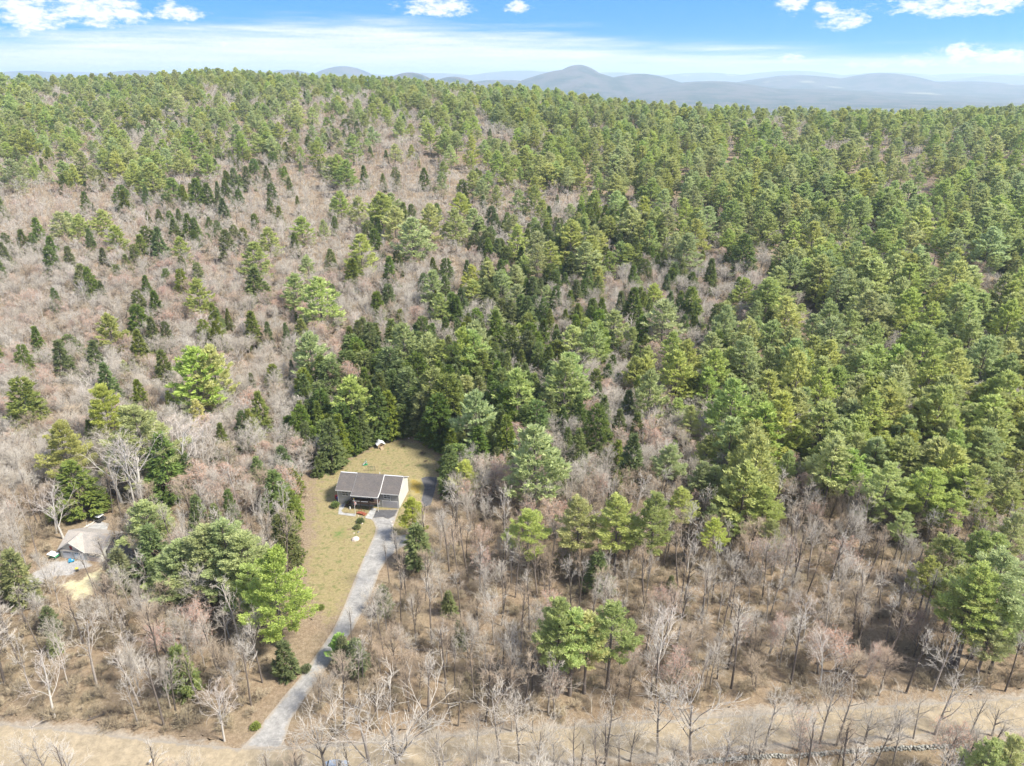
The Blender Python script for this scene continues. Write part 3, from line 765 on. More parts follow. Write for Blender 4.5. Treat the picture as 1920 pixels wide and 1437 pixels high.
KINDS = {
    'pine': [make_pine(0, 20, 0.14, 6.0), make_pine(1, 21, 0.20, 6.3), make_pine(2, 20, 0.10, 5.6), make_pine(3, 19, 0.16, 6.4, 1.0), make_pine(4, 25, 0.42, 5.6), make_pine(5, 26, 0.48, 5.2), make_pine(6, 24, 0.38, 6.0), make_pine(7, 20, 0.14, 6.0, 4.6, ts=0.44), make_pine(8, 21, 0.18, 6.2, 4.6, ts=0.44), make_pine(9, 25, 0.42, 5.6, 4.6, ts=0.44), make_pine(10, 25, 0.46, 5.3, 4.6, ts=0.44)],
    'hemlock': [make_hemlock(0, 16, 4.0), make_hemlock(1, 15, 4.4, 0.03), make_hemlock(2, 17, 3.9, 0.06), make_hemlock(3, 14, 4.4, 0.05, 0.6), make_hemlock(4, 16, 4.0, 0.10, 0.4), make_hemlock(5, 15, 3.3, 0.03), make_hemlock(6, 16, 5.4, 0.08, 0.9)],
    'cedar': [make_hemlock(10, 12, 2.9, 0.05, 0.6, NEEDLE_CEDAR, 0.1), make_hemlock(11, 11, 3.2, 0.06, 0.8, NEEDLE_CEDAR, 0.1)],
    'hardwood': [make_bare(0), make_bare(1, 16, 0.7, 0.30), make_bare(2, 18, 0.55, 0.40), make_bare(3, 15, 0.8, 0.28), make_bare(4, 17, 0.6, 0.35, stems=2, nl=(9, 6, 5, 3)), make_bare(5, 18, 0.66, 0.45)],
    'brown_oak': [make_bare(20, 15, 0.75, 0.30, twig=TWIG_BROWN, bark=BARK_DARK), make_bare(21, 14, 0.7, 0.25, twig=TWIG_BROWN, bark=BARK_DARK, stems=2, nl=(8, 6, 5, 3)), make_bare(22, 16, 0.65, 0.4, twig=TWIG_BROWN, bark=BARK_DARK)],
    'maple': [make_bare(40, 15, 0.62, 0.28, buds=BUD_RED), make_bare(41, 14, 0.58, 0.25, buds=BUD_RED, bud_n=3), make_bare(42, 16, 0.66, 0.33, buds=BUD_RED, bud_n=1), make_bare(43, 13, 0.6, 0.2, buds=BUD_RED, stems=2, nl=(8, 6, 5, 3), bud_n=2)],
    'birch': [make_bare(60, 17, 0.5, 0.35, (11, 5, 4, 2), bark=BARK_PALE, twig=TWIG_PALE, thick=1.2), make_bare(61, 16, 0.62, 0.30, (9, 5, 4, 2), bark=BARK_PALE, twig=TWIG_PALE, thick=1.2), make_bare(62, 15, 0.5, 0.45, (6, 4, 3, 1), bark=BARK_PALE, twig=TWIG_PALE, r=0.28, fork=True)],
    'pole': [make_bare(80, 15, 0.45, 0.55, (8, 4, 4, 2), (0.22, 0.5, 0.5, 0.6), bark=BARK_DARK, twig=TWIG_BROWN, r=0.21, lean=0.05), make_bare(81, 13, 0.5, 0.5, (8, 4, 4, 2), (0.24, 0.5, 0.5, 0.6), bark=BARK_DARK, r=0.18, lean=0.06), make_bare(82, 16, 0.4, 0.6, (7, 4, 4, 2), (0.2, 0.5, 0.5, 0.6), bark=BARK_DARK, r=0.2, lean=0.05), make_bare(83, 11, 0.5, 0.4, (8, 4, 3, 2), (0.25, 0.5, 0.5, 0.6), bark=BARK_GREY, r=0.14, lean=0.06)],
    'roadside': [make_bare(90, 14, 0.85, 0.30, (8, 5, 4, 2), (0.46, 0.5, 0.5, 0.6), bark=BARK_GREY, r=0.26, thick=1.0, upright=0.35), make_bare(91, 12, 0.7, 0.35, (8, 5, 4, 2), bark=BARK_GREY, r=0.17, thick=0.9), make_bare(92, 13, 0.6, 0.35, (8, 5, 4, 2), bark=BARK_GREY, r=0.2, fork=True)],
    'shrub': [make_bare(110, 3.2, 0.9, 0.1, (6, 4, 4, 2), (0.5, 0.5, 0.5, 0.6), bark=BARK_DARK, twig=BRUSH, r=0.03, stems=5, thick=1.0), make_bare(111, 2.6, 1.0, 0.1, (6, 4, 4, 2), (0.55, 0.5, 0.5, 0.6), bark=BARK_DARK, twig=BRUSH, r=0.03, stems=5, thick=1.0), make_bare(112, 4.0, 0.8, 0.15, (6, 4, 4, 2), (0.45, 0.5, 0.5, 0.6), bark=BARK_DARK, twig=BRUSH, r=0.04, stems=4, thick=1.1)],
}
FAR = {   # lighter builds of the same trees for the distant slopes
    'hardwood': [make_bare(200 + q, 16, 0.68, 0.30, (10, 5, 4, 2), thick=2.0, r=0.2) for q in range(4)],
    'brown_oak': [make_bare(210 + q, 15, 0.72, 0.30, (10, 5, 4, 2), twig=TWIG_BROWN, bark=BARK_DARK, thick=2.0, r=0.2) for q in range(2)],
    'maple': [make_bare(220 + q, 15, 0.62, 0.28, (10, 5, 4, 2), buds=BUD_RED, bud_n=3, thick=1.8, r=0.2) for q in range(3)],
}
RADIUS = {}
for _k, _vs in KINDS.items():
    for _tr, _cr, _h in _vs:
        _co = np.empty(len(_cr.vertices) * 3, np.float32); _cr.vertices.foreach_get('co', _co)
        _co = _co.reshape(-1, 3); RADIUS[_cr.name] = float(np.percentile(np.hypot(_co[:, 0], _co[:, 1]), 97))
SPECIES = {'pine': ('white_pine', 'pine tree'), 'hemlock': ('hemlock_tree', 'hemlock tree'), 'cedar': ('cedar_tree', 'cedar tree'), 'hardwood': ('bare_tree', 'bare tree'), 'brown_oak': ('brown_tree', 'brown tree'),
           'maple': ('budding_maple', 'maple tree'), 'birch': ('pale_birch', 'birch tree'), 'pole': ('pole_tree', 'young tree'), 'roadside': ('roadside_tree', 'roadside tree'), 'shrub': ('bare_shrub', 'shrub')}
PROTO = {}
def plant(kind, var, x, y, h, label, group=None, wide=1.0, rot=None, color=None, z=None):
    """one tree as a thing of its own: an Empty at its foot with trunk and crown"""
    tr, cr, H = KINDS[kind][var % len(KINDS[kind])]
    name, cat = SPECIES[kind]
    s = h / H
    o = empty(name, (x, y, float(terrain(x, y)) if z is None else z), random.uniform(0, 6.28) if rot is None else rot)
    o.scale = (s * wide, s * wide, s)
    tag(o, label, cat, group)
    a = link('trunk', tr, o); b = link('crown', cr, o)
    if color:
        b.color = (*color, 1)
    return o
# ------------------------------------------------------------------ trees read from the photograph: (x of the top, row of the top, row of the foot)
PINES = """190,725,822 103,798,888 258,762,922 357,655,760 395,655,752 365,750,790 265,942,1048 330,1020,1132 372,985,1125 415,972,1120 300,1042,1122 455,1005,1142 500,1035,1215 470,1062,1172
550,515,568 594,523,604 805,631,708 893,608,682 831,562,597 884,526,572 939,511,562 869,868,938 770,935,1012 968,500,542 1197,520,547 1248,565,642 1116,611,678 1152,584,642 1186,614,657 1271,636,672
1216,653,702 1191,673,732 1219,700,784 1344,611,667 1364,628,672 1336,659,702 1333,692,757 1370,703,752 1406,656,722 1411,684,742 1350,742,802 1396,770,822 1361,795,857 1255,836,935 1397,837,884 1392,857,940
990,957,1085 1088,934,1075 1162,931,1080 1230,931,1090 1282,917,1012 1339,946,1022 1342,974,1067 1380,963,1032 1320,870,962 1344,878,962 1371,892,992 1393,860,962 1401,838,922 1439,914,1022 1450,975,1060 1447,880,962
1050,1131,1305 1103,1152,1300 1150,1135,1292 1075,1146,1303 1364,567,617 1397,525,572 1420,567,612 1422,597,642 1397,603,647
1595,734,828 1742,739,833 1573,687,762 1509,728,788 1456,756,812 1475,728,777 1650,714,792 1684,689,772 1740,692,752 1611,706,772 1495,667,737 1445,656,722 1483,617,692 1531,631,697 1559,639,702 1623,664,732 1650,650,722 1690,650,722
1715,611,682 1742,611,692 1773,639,692 1845,636,697 1873,675,727 1804,689,732 1901,670,732 1862,714,782 1884,745,832 1918,750,832 1614,817,892 1650,820,902 1673,826,905 1731,842,935 1759,823,892 1804,809,905 1834,800,895 1859,809,905 1873,856,945 1790,876,965
1673,870,1012 1705,900,1010 1752,881,1015 1810,876,1000 1832,878,1005 1792,926,1030 1853,950,1030 1792,1008,1115 1840,995,1115 1911,968,1090 1874,1003,1120 1752,1048,1152 1890,1037,1235 1853,1064,1252 1832,1088,1250 1860,1388,1540 1908,1390,1540
646,302,354 827,324,356 885,323,367 904,338,377 930,350,384 973,358,402 1003,332,372 636,360,404 624,373,400 670,370,417 713,365,434 734,364,410 739,390,452 804,387,457 774,411,487 861,365,414 854,395,457 885,392,440 564,408,452 605,414,442
673,441,502 883,500,547 914,492,547 944,511,557 968,500,547 984,481,522 887,527,572 827,552,602 575,481,512 1240,403,457 1165,455,502 1102,457,517 17,300,347 58,315,337 149,285,332 280,306,364 125,399,432 108,399,447 187,396,442 146,405,447 214,425,467 335,446,487
501,428,472 472,456,517 366,525,587 201,592,647 232,679,707 633,1190,1240 1560,570,640 1600,585,650 1660,560,630 1700,575,640 1800,590,650 1480,560,625 1530,590,650 1640,610,680 1500,800,860 1540,770,830 1700,780,850 1780,790,860 1890,880,960 1905,920,1000 1480,850,905 1420,790,850 1300,760,815 1330,820,880 1430,740,800 1760,940,1020 1720,945,1015 1805,1065,1185 1905,1120,1262 1872,1150,1275 1700,962,1052 1640,932,1012 1770,1002,1102"""
HEMLOCKS = """107,640,707 38,647,697 31,708,797 193,682,747 165,790,832 130,865,967 295,815,907 255,712,762 315,735,772 410,795,842 345,850,892 450,770,818 275,985,1097 362,930,987 400,945,992 425,917,962 525,962,1057 480,857,917 525,837,902 545,880,932 512,885,967 540,920,987
474,500,557 621,533,562 661,500,530 724,532,567 705,547,587 790,536,552 468,584,634 535,607,642 425,579,600 404,577,610 499,604,634 547,577,602 563,593,622 668,603,652 693,606,672 731,616,662 754,640,682 793,593,652 731,651,742 735,695,767 744,713,777 723,736,814
840,630,682 930,584,652 878,587,622 907,657,727 863,663,712 858,670,732 898,707,772 930,717,787 855,555,602 911,500,547 812,694,803 838,704,818 846,791,842 773,727,807 913,762,817 893,800,882 913,809,872 951,780,852 614,788,876 661,780,847 627,764,817 598,730,792 662,740,792 691,762,817 540,780,832 586,800,862 594,858,892 482,736,802 464,768,817 842,838,925
977,553,602 1043,505,537 1043,536,577 1082,526,572 1069,545,577 1096,525,562 1060,511,542 1166,546,592 1190,540,607 1252,514,552 1229,539,567 1220,560,594 1258,547,582 1300,539,602 1277,556,602 1301,567,607 1289,572,602 1205,592,642 1211,628,662 1194,645,677 1135,617,657 1197,707,752 1180,733,782
1035,678,732 973,684,752 1124,717,762 1085,717,767 1030,740,802 1057,765,812 1090,756,812 1122,759,842 1133,745,802 1163,769,827 1198,774,827 1088,806,867 1186,815,892 1124,831,862 1066,803,847 982,829,867 1052,865,897 1305,700,757 1272,758,787 1266,826,852 1337,503,532 1480,505,547
1124,1035,1107 1062,1010,1062 1158,882,917 681,311,342 717,326,348 740,314,345 689,414,452 700,430,472 659,484,530 728,481,527 748,477,502 811,483,517 835,484,527 929,401,432 952,399,432 973,425,442 1006,422,462 1025,414,452 987,454,477 1011,462,492 949,487,514 727,533,572 705,546,587 790,538,554 846,549,602 857,557,607 865,541,592 987,557,612
1115,360,390 1136,386,420 1140,396,422 1085,412,452 1060,422,457 1007,420,462 1027,415,457 1070,437,472 1087,437,467 1047,445,487 1125,440,477 1127,420,447 1150,415,452 1170,362,387 1175,377,412 1180,402,437 1197,410,452 1212,400,457 1117,475,517 1192,447,502 1215,455,482 1137,462,492 1265,467,492 1275,467,492 1235,477,502 1282,492,527 1336,485,534 1372,460,497 1398,440,507 1317,470,492 1450,492,522 1350,410,447 1310,415,440 1327,367,392 1410,425,457 1450,405,442 1390,417,442
120,309,327 155,360,390 229,358,397 173,382,397 367,335,392 385,344,390 407,358,394 420,338,372 437,315,352 461,312,347 507,344,377 504,373,404 522,387,417 541,332,357 446,355,384 35,431,464 58,437,462 6,437,467 90,443,477 275,396,417 296,393,417 316,396,422 315,370,397 350,402,447 363,408,447 405,414,442 437,422,452 361,431,452 388,437,457 271,425,472 291,428,487 262,440,487 248,459,494 190,465,502 124,462,502 162,501,547 338,481,512 367,492,527 335,504,547 309,504,537 396,568,612 254,545,592 286,545,592 254,571,627 280,594,642 306,603,642 379,600,642 402,603,647 64,613,657 187,527,550 545,676,702
870,760,830 860,800,850 880,742,800 950,730,800 962,700,762 985,760,820 930,840,890 905,852,902 870,690,752 780,662,732 765,690,772 755,760,815 710,702,772 700,742,802 640,742,800 680,762,822 570,790,840 560,760,812 960,612,672 990,622,682 1000,702,762 1010,642,692 950,662,722 820,640,700 1020,600,650 1045,620,670 1080,590,640 1130,560,610 940,560,610 1000,520,570 1020,560,600"""
CEDARS = """215,1030,1110 85,1140,1190 95,1190,1225 716,1100,1152 840,1110,1155 330,1215,1300 780,985,1060 665,1200,1262 530,1205,1268 1260,1080,1110 15,1035,1130 860,1165,1215 640,1195,1250"""
BIRCHES = """215,800,958 198,825,950 232,812,953 318,780,922 365,785,876 465,740,816 1297,990,1072 1245,1150,1285 1525,1108,1205 420,1145,1195 1560,1190,1290 240,1180,1262 395,1275,1390 60,1225,1345 520,780,835 95,930,1010 75,900,1000 690,470,520 150,520,575"""
ROADSIDE = """590,1300,1452 680,1285,1470 730,1270,1475 935,1275,1428 975,1300,1432 1145,1295,1432 1248,1275,1418 1315,1265,1416 1378,1330,1425 1455,1300,1412 1570,1255,1395 1600,1270,1398 1650,1290,1395 1700,1290,1388 1790,1265,1378 1850,1290,1385 1010,1330,1440 1080,1340,1438 1190,1340,1428 1420,1330,1418 1520,1310,1408 1740,1300,1385 1890,1300,1380 890,1330,1445 60,1370,1475 110,1385,1480 30,1380,1480 820,1330,1455 1000,1310,1375 960,1290,1372"""
MAPLES = """640,680,765 660,700,775 345,1135,1225 412,1062,1145 1215,785,865 1240,800,870 1590,1015,1090 1045,930,1010 1060,945,1020 940,845,915 920,860,930 1390,1150,1230 1590,1175,1260 1640,1200,1270 1020,800,860 300,1160,1235 455,985,1050 430,860,930 380,860,935 1270,690,750"""
def parse(t):
    return [tuple(float(v) for v in e.split(',')) for e in t.split()]

ZONES = [  # (test, phrase, group phrase): where a tree stands, told by things one can find
    (lambda x, y: y > 1300 and x < 820, 'on the near side of the road', 'by the dirt road'),
    (lambda x, y: y > 1300, 'on the road verge', 'by the dirt road'),
    (lambda x, y: x < 330 and y > 1110, 'below the tan-roofed house', 'below the tan-roofed house'),
    (lambda x, y: x < 330 and y > 900, 'around the tan-roofed house', 'around the tan-roofed house'),
    (lambda x, y: x < 600 and y > 1110, 'left of the lower driveway', 'left of the driveway'),
    (lambda x, y: x < 600 and y > 830, 'between the two houses', 'between the two houses'),
    (lambda x, y: x < 960 and y > 900, 'right of the driveway', 'right of the driveway'),
    (lambda x, y: 560 < x < 990 and y > 690, 'behind the back lawn', 'behind the grey house'),
    (lambda x, y: x < 560 and y > 600, 'above the tan-roofed house', 'above the tan-roofed house'),
    (lambda x, y: x < 1450 and y > 1080, 'in thin woods above the road', 'above the road'),
    (lambda x, y: x < 1450 and y > 880, 'right of the grey house', 'right of the grey house'),
    (lambda x, y: y > 1080, 'in the lower right woods', 'in the lower right woods'),
    (lambda x, y: x >= 1450 and y > 850, 'fronting the right-hand stand', 'at the front of the right stand'),
    (lambda x, y: x >= 1400 and y > 600, 'in the dense right stand', 'in the dense right stand'),
    (lambda x, y: x >= 1300, 'up the right slope', 'up the right slope'),
    (lambda x, y: x >= 960 and y > 600, 'in the central woods', 'in the central woods'),
    (lambda x, y: x >= 960, 'high in the central woods', 'high in the central woods'),
    (lambda x, y: x >= 560 and y > 480, 'up behind the grey house', 'up behind the grey house'),
    (lambda x, y: x >= 560, 'far behind the grey house', 'far behind the grey house'),
    (lambda x, y: y > 480, 'in the left woods', 'in the left woods'),
    (lambda x, y: True, 'up the left slope', 'up the left slope')]
LOOK = {'pine': ['full green', 'bright green', 'airy pale green'], 'hemlock': ['dark green conical', 'dense olive', 'narrow dark'], 'cedar': ['dull green bushy', 'rounded olive'],
        'hardwood': ['grey leafless', 'pale grey leafless', 'ashen bare'], 'brown_oak': ['brown leafless', 'dull brown bare'], 'maple': ['pink budding', 'reddish budding', 'salmon tinged'],
        'birch': ['pale barked bare', 'whitish bare'], 'pole': ['thin bare', 'slender leafless'], 'roadside': ['bare spreading', 'leafless grey'], 'shrub': ['low twiggy', 'tan twiggy']}
NOUN = {'pine': 'white pine', 'hemlock': 'hemlock', 'cedar': 'cedar', 'hardwood': 'hardwood', 'brown_oak': 'oak', 'maple': 'maple', 'birch': 'birch', 'pole': 'sapling', 'roadside': 'roadside tree', 'shrub': 'shrub'}
PLUR = {'pine': 'white pines', 'hemlock': 'hemlocks', 'cedar': 'cedars', 'hardwood': 'bare hardwoods', 'brown_oak': 'bare oaks', 'maple': 'budding maples', 'birch': 'birches', 'pole': 'saplings', 'roadside': 'roadside trees', 'shrub': 'shrubs'}
def describe(kind, var, px, py, h):
    for test, ph, gp in ZONES:
        if test(px, py):
            break
    looks = LOOK[kind]
    H = KINDS[kind][var % len(KINDS[kind])][2]
    size = 'tall' if h > H * 1.08 else ('small' if h < H * 0.72 else '')
    return ' '.join((size + ' ' + looks[var % len(looks)] + ' ' + NOUN[kind] + ' ' + ph).split()), PLUR[kind] + ' ' + gp

SPECIAL = {  # trees one can point to
    (500, 1035): 'largest green pine of the clump left of the driveway, nearest the lawn',
    (330, 1020): 'leftmost pine of the big clump between the two houses',
    (372, 985): 'second pine from the left in the big clump between the houses',
    (415, 972): 'topmost pine in the middle of the big clump between the houses',
    (455, 1005): 'pine in the right half of the big clump, beside the lawn edge',
    (265, 942): 'airy light green pine right behind the tan-roofed house',
    (770, 935): 'bushy yellow-green pine at the garage corner of the grey house',
    (869, 868): 'bright yellow-green young pine right of the dark side pad',
    (1050, 1131): 'left pine of the isolated trio above the dirt road',
    (1103, 1152): 'yellowish middle pine of the isolated trio above the dirt road',
    (1150, 1135): 'right pine of the isolated trio above the dirt road',
    (1075, 1146): 'pine at the back of the isolated trio above the dirt road',
    (990, 957): 'bright yellow-green pine standing alone left of a row of pines',
    (1088, 934): 'first pine from the left in the row of three tall-stemmed pines',
    (1162, 931): 'middle pine in the row of three tall-stemmed pines',
    (1230, 931): 'last and fullest pine in the row of three tall-stemmed pines',
    (1342, 974): 'light green leaning pine right of the forked white birch',
    (1752, 1048): 'lone pale green pine in the bare woods at lower right',
    (1860, 1388): 'yellow-green pine cut by the bottom right corner of the picture',
    (1456, 756): 'bright yellow pine at the left edge of the dense right stand',
    (1595, 734): 'broad open-branched pine at the front of the dense right stand',
    (1742, 739): 'broad layered pine beside the tan crown in the right stand',
    (258, 762): 'tall narrow pine with bare stem behind the tan-roofed house',
    (190, 725): 'tall yellow-green pine on the slope above the tan-roofed house',
    (357, 655): 'left of two broad layered pines up the slope at left',
    (395, 655): 'right of two broad layered pines up the slope at left',
    (594, 523): 'big layered pine alone in the bare woods up behind the house',
    (805, 631): 'layered light pine rising from the dark hemlocks behind the lawn',
    (1240, 403): 'large light pine among dark hemlocks high in the central woods',
    (633, 1190): 'small bright green pine at the right edge of the driveway'}
SPECIAL_H = {
    (812, 694): 'left of two very large rounded hemlocks behind the lawn',
    (838, 704): 'right of two very large rounded hemlocks behind the lawn',
    (614, 788): 'hemlock with bare lower stems at the left corner of the back lawn',
    (525, 962): 'rounded olive hemlock on a clear stem at the left lawn edge',
    (842, 838): 'hemlock beside the dark side pad at the right of the lawn',
    (130, 865): 'dense conical hemlock behind the tan-roofed house at far left',
    (275, 985): 'dark conical hemlock right of the tan-roofed house, before the pine clump',
    (1124, 1035): 'lone dark hemlock below the row of tall-stemmed pines',
    (594, 858): 'small dark hemlock at the left edge of the back lawn'}
SPECIAL_B = {
    (1297, 990): 'forked white birch among pines right of centre',
    (1245, 1150): 'leaning dead white birch right of the isolated pine trio',
    (318, 780): 'tall pale tree on a straight bare stem above the stone wall',
    (465, 740): 'whitish bare tree against dark hemlocks left of the back lawn',
    (1525, 1108): 'white birch in the lower right woods',
    (395, 1275): 'pinkish white bare tree beside the foot of the driveway'}
TINT = {(500, 1035): (0.45, 0.7, 0.5), (990, 957): (1.35, 1.25, 0.8), (869, 868): (1.5, 1.35, 0.8), (1456, 756): (1.9, 1.5, 0.6), (1103, 1152): (1.35, 1.15, 0.8), (1860, 1388): (1.4, 1.3, 0.8), (770, 935): (1.35, 1.3, 0.8), (190, 725): (1.3, 1.2, 0.8), (1088, 934): (1.2, 1.1, 0.8),
        (357, 655): (1.15, 1.15, 0.8), (395, 655): (1.35, 1.25, 0.75), (633, 1190): (1.0, 1.35, 0.7), (1752, 1048): (1.25, 1.2, 1.1), (1342, 974): (1.25, 1.25, 1.0), (525, 962): (1.5, 1.3, 0.8), (842, 838): (1.2, 1.15, 0.9), (812, 694): (1.2, 1.15, 0.9), (838, 704): (1.5, 1.3, 0.8), (365, 750): (1.8, 1.5, 0.7), (103, 798): (1.4, 1.2, 0.8)}
OPEN = {(723, 736), (691, 762), (755, 760), (680, 762), (812, 694), (838, 704), (773, 727), (893, 800), (913, 809), (700, 742), (744, 713), (662, 740), (640, 742), (586, 800), (540, 780), (860, 800), (905, 852), (930, 840), (870, 760), (614, 788), (661, 780), (627, 764), (594, 858), (846, 791), (525, 962), (842, 838), (869, 868), (770, 935), (130, 865), (275, 985), (258, 762), (265, 942), (512, 885), (540, 920), (545, 880), (525, 837), (480, 857)}
TREES = []
planted = []      # (x, y, crown radius) of everything that stands
COUNT = {k: 0 for k in KINDS}
def place(kind, e, special, wide_lo=0.95, wide_hi=1.25):
    px, yt, yb = e
    key = (int(px), int(yt))
    hidden = kind in ('pine', 'hemlock') and not (yb > 925 and px > 900) and key not in OPEN and yb < 1100
    b, h = tree_at(px, yt, yb, (6.5 if kind == 'pine' else 5.5) if hidden else 0.0)
    var = random.randrange(len(KINDS[kind]))
    if kind == 'pine': var = random.choice([9, 10]) if yb > 925 and px > 900 else (random.choice([7, 8]) if yb > 800 else random.randrange(4))
    if key in ((812, 694), (838, 704), (525, 962)): var = 6
    if key == (1297, 990): var = 2
    wide = random.uniform(wide_lo, wide_hi)
    H = KINDS[kind][var][2]
    ratio = {'pine': 0.98, 'hemlock': 0.86, 'cedar': 0.75}.get(kind)
    if ratio:
        depth = b.y * CP + (CZ - b.z - h * 0.6) * SP
        if kind == 'pine' and yb > 925 and px > 900: ratio = 0.62
        if key in ((812, 694), (838, 704)): ratio = 0.9
        if key in ((525, 962), (842, 838)): ratio = 0.75
        if key == (770, 935): ratio = 0.62
        if key == (500, 1035): ratio = 0.64
        if key in ((614, 788), (661, 780)): ratio = 0.72
        want = ratio * (yb - yt) * depth / F_PX * random.uniform(0.88, 1.15)
        wide = float(np.clip(want / (2 * RADIUS[KINDS[kind][var][1].name] * h / H), 0.6, 2.4))
    lab, grp = describe(kind, var, px, yb, h)
    if key in special: lab = special[key]
    TREES.append((plant(kind, var, b.x, b.y, h, lab, grp, wide, color=tuple(1 + 0.45 * (q - 1) for q in TINT[key]) if key in TINT else None), px, yt, key in special))
    planted.append((b.x, b.y, 2.2 if kind in ('pine', 'hemlock', 'cedar') else 2.5))
    COUNT[kind] += 1
for e in parse(PINES): place('pine', e, SPECIAL, 1.0, 1.25)
for e in parse(HEMLOCKS): place('hemlock', e, SPECIAL_H, 0.95, 1.2)
for e in parse(CEDARS): place('cedar', e, {}, 0.9, 1.2)
for e in parse(BIRCHES): place('birch', e, SPECIAL_B, 0.9, 1.2)
for e in parse(ROADSIDE): place('roadside', e, {}, 0.9, 1.2)
for e in parse(MAPLES): place('maple', e, {}, 0.95, 1.2)

# ------------------------------------------------------------------ the rest of the woods, by the mix of kinds each part of the slope shows
ROWS = [-1e9, 165, 200, 240, 290, 340, 400, 460, 520, 600, 680, 760, 850, 950, 1e9]
MIX = ["mmmmmpmmmmmmpppmPPPPPPPP",
       "mmpmmpmddmppmPPPPPPPPPPP",
       "pmmmpmmpddppPPPPPPPPPPPP",
       "pppdppmdddpdpPPPPPPpPPPP",
       "dddpphhdDDdpPPPPPPPPpPPP",
       "DDDDhDDDDDDDddmPPPPPPpPP",
       "DDDDDDDDDDDhHHHmmPPPPPPP",
       "DDDDDDDDDDDhHHHhdDmPPPPP",
       "DDDDDDDDDDhHHHhhdpPPPPPP",
       "DDDDDDDDBBBBHHhdpPPPPPPP",
       "DDDDDDDBBBBBBHhdppPPPPPP",
       "DDDDDDDBBBBBhhDDDpppPPPP",
       "DDDDDDDDDDDhhDDDDpdddppP",
       "ssDDDDDDDDDDDDDDDDDDDDDD"]
PROB = {'B': (0.04, 0.46), 'm': (0.30, 0.05), 'p': (0.24, 0.04), 'd': (0.10, 0.05), 'D': (0.0, 0.02), 'P': (0.70, 0.04), 'H': (0.08, 0.26), 'h': (0.03, 0.12), 's': (0.0, 0.0)}
CLEAR = [yard_poly, road_poly, drive_poly, side_poly, lawn2_poly, gravel2_poly, yard2_poly, bank_poly,
         poly_px([(-200, 1335), (440, 1385), (560, 1385), (1000, 1350), (1920, 1295), (2200, 1280), (2200, 1400), (1000, 1470), (500, 1490), (-200, 1470)]),
         poly_px([(440, 1404), (500, 1320), (640, 1130), (700, 1020), (735, 1040), (690, 1170), (640, 1260), (590, 1340), (575, 1404)]),
         poly_px([(770, 905), (850, 890), (858, 930), (850, 985), (815, 1015), (775, 1010)]), poly_px([(700, 1020), (775, 990), (785, 1030), (740, 1060), (715, 1100)]),
         poly_px([(95, 1050), (110, 1010), (130, 985), (220, 975), (235, 1010), (225, 1050), (160, 1062)])]
def grid_points(s, d0, d1):
    X, Y = np.meshgrid(np.arange(-1900, 1900, s), np.arange(max(20, d0 - 20), d1, s))
    X = X + RNG.uniform(-0.46, 0.46, X.shape) * s; Y = Y + RNG.uniform(-0.46, 0.46, Y.shape) * s
    X, Y = X.ravel(), Y.ravel()
    k = (np.abs(X) < 0.80 * Y + 60) & (Y >= d0) & (Y < d1)
    X, Y = X[k], Y[k]
    keep = np.ones(len(X), bool)
    for p in CLEAR:
        keep &= ~inside(p, X, Y)
    return X[keep], Y[keep]
near = grid_points(4.8, 60, 270); mid = grid_points(6.6, 270, 560); farp = grid_points(8.0, 560, 1450)
X = np.concatenate([near[0], mid[0], farp[0]]); Y = np.concatenate([near[1], mid[1], farp[1]])
Z = terrain(X, Y)
# keep clear of what is already planted
pl = np.array(planted)
cell = {}
for j, (a, b, r) in enumerate(planted):
    cell.setdefault((int(a // 8), int(b // 8)), []).append(j)
keep = np.ones(len(X), bool)
for j in np.nonzero(Y < 1000)[0]:
    ca, cb = int(X[j] // 8), int(Y[j] // 8)
    for da in (-1, 0, 1):
        for db in (-1, 0, 1):
            for q in cell.get((ca + da, cb + db), ()):
                if (pl[q, 0] - X[j]) ** 2 + (pl[q, 1] - Y[j]) ** 2 < (pl[q, 2] + 1.0) ** 2:
                    keep[j] = False
X, Y, Z = X[keep], Y[keep], Z[keep]
PX, PYT = project(X, Y, Z + 13.0)
_, PYB = project(X, Y, Z)
col = np.clip((PX // 80).astype(int), 0, 23)
row = np.clip(np.searchsorted(ROWS, PYT) - 1, 0, 13)
clump = val_noise(X, Y, 0.035) * 0.5 + val_noise(X + 50, Y + 20, 0.011) * 0.5
r1 = RNG.random(len(X)); r2 = RNG.random(len(X)); r3 = RNG.random(len(X))
kinds = np.empty(len(X), object)
pink = val_noise(X + 300, Y, 0.02) * 0.5 + val_noise(X, Y + 100, 0.055) * 0.5
for j in range(len(X)):
    c = MIX[row[j]][col[j]]
    pp, ph = PROB[c]
    pp = min(0.97, pp * (1 + 0.9 * clump[j])) if c not in 'P' else (0.72 if clump[j] > -0.06 else 0.26)
    ph = ph * (1 - 0.6 * clump[j])
    if c in 'Pmp' and r3[j] < (0.50 if c == 'P' else 0.22): kinds[j] = ''
    elif r1[j] < pp: kinds[j] = 'pine'
    elif r1[j] < pp + ph and PYB[j] < 905: kinds[j] = 'hemlock'
    else:
        low = PYB[j] > 960
        pm = 0.16 + 0.38 * pink[j]
        if c == 's': kinds[j] = 'pole' if r2[j] < 0.5 else ('hardwood' if r2[j] < 0.75 else '')
        elif low:
            kinds[j] = 'pole' if r2[j] < 0.44 else ('hardwood' if r2[j] < 0.64 else ('brown_oak' if r2[j] < 0.84 else ('maple' if r2[j] < 0.90 else 'shrub')))
        else:
            kinds[j] = 'maple' if r2[j] < pm else ('brown_oak' if r2[j] < pm + 0.14 else ('birch' if r2[j] > 0.985 else 'hardwood'))
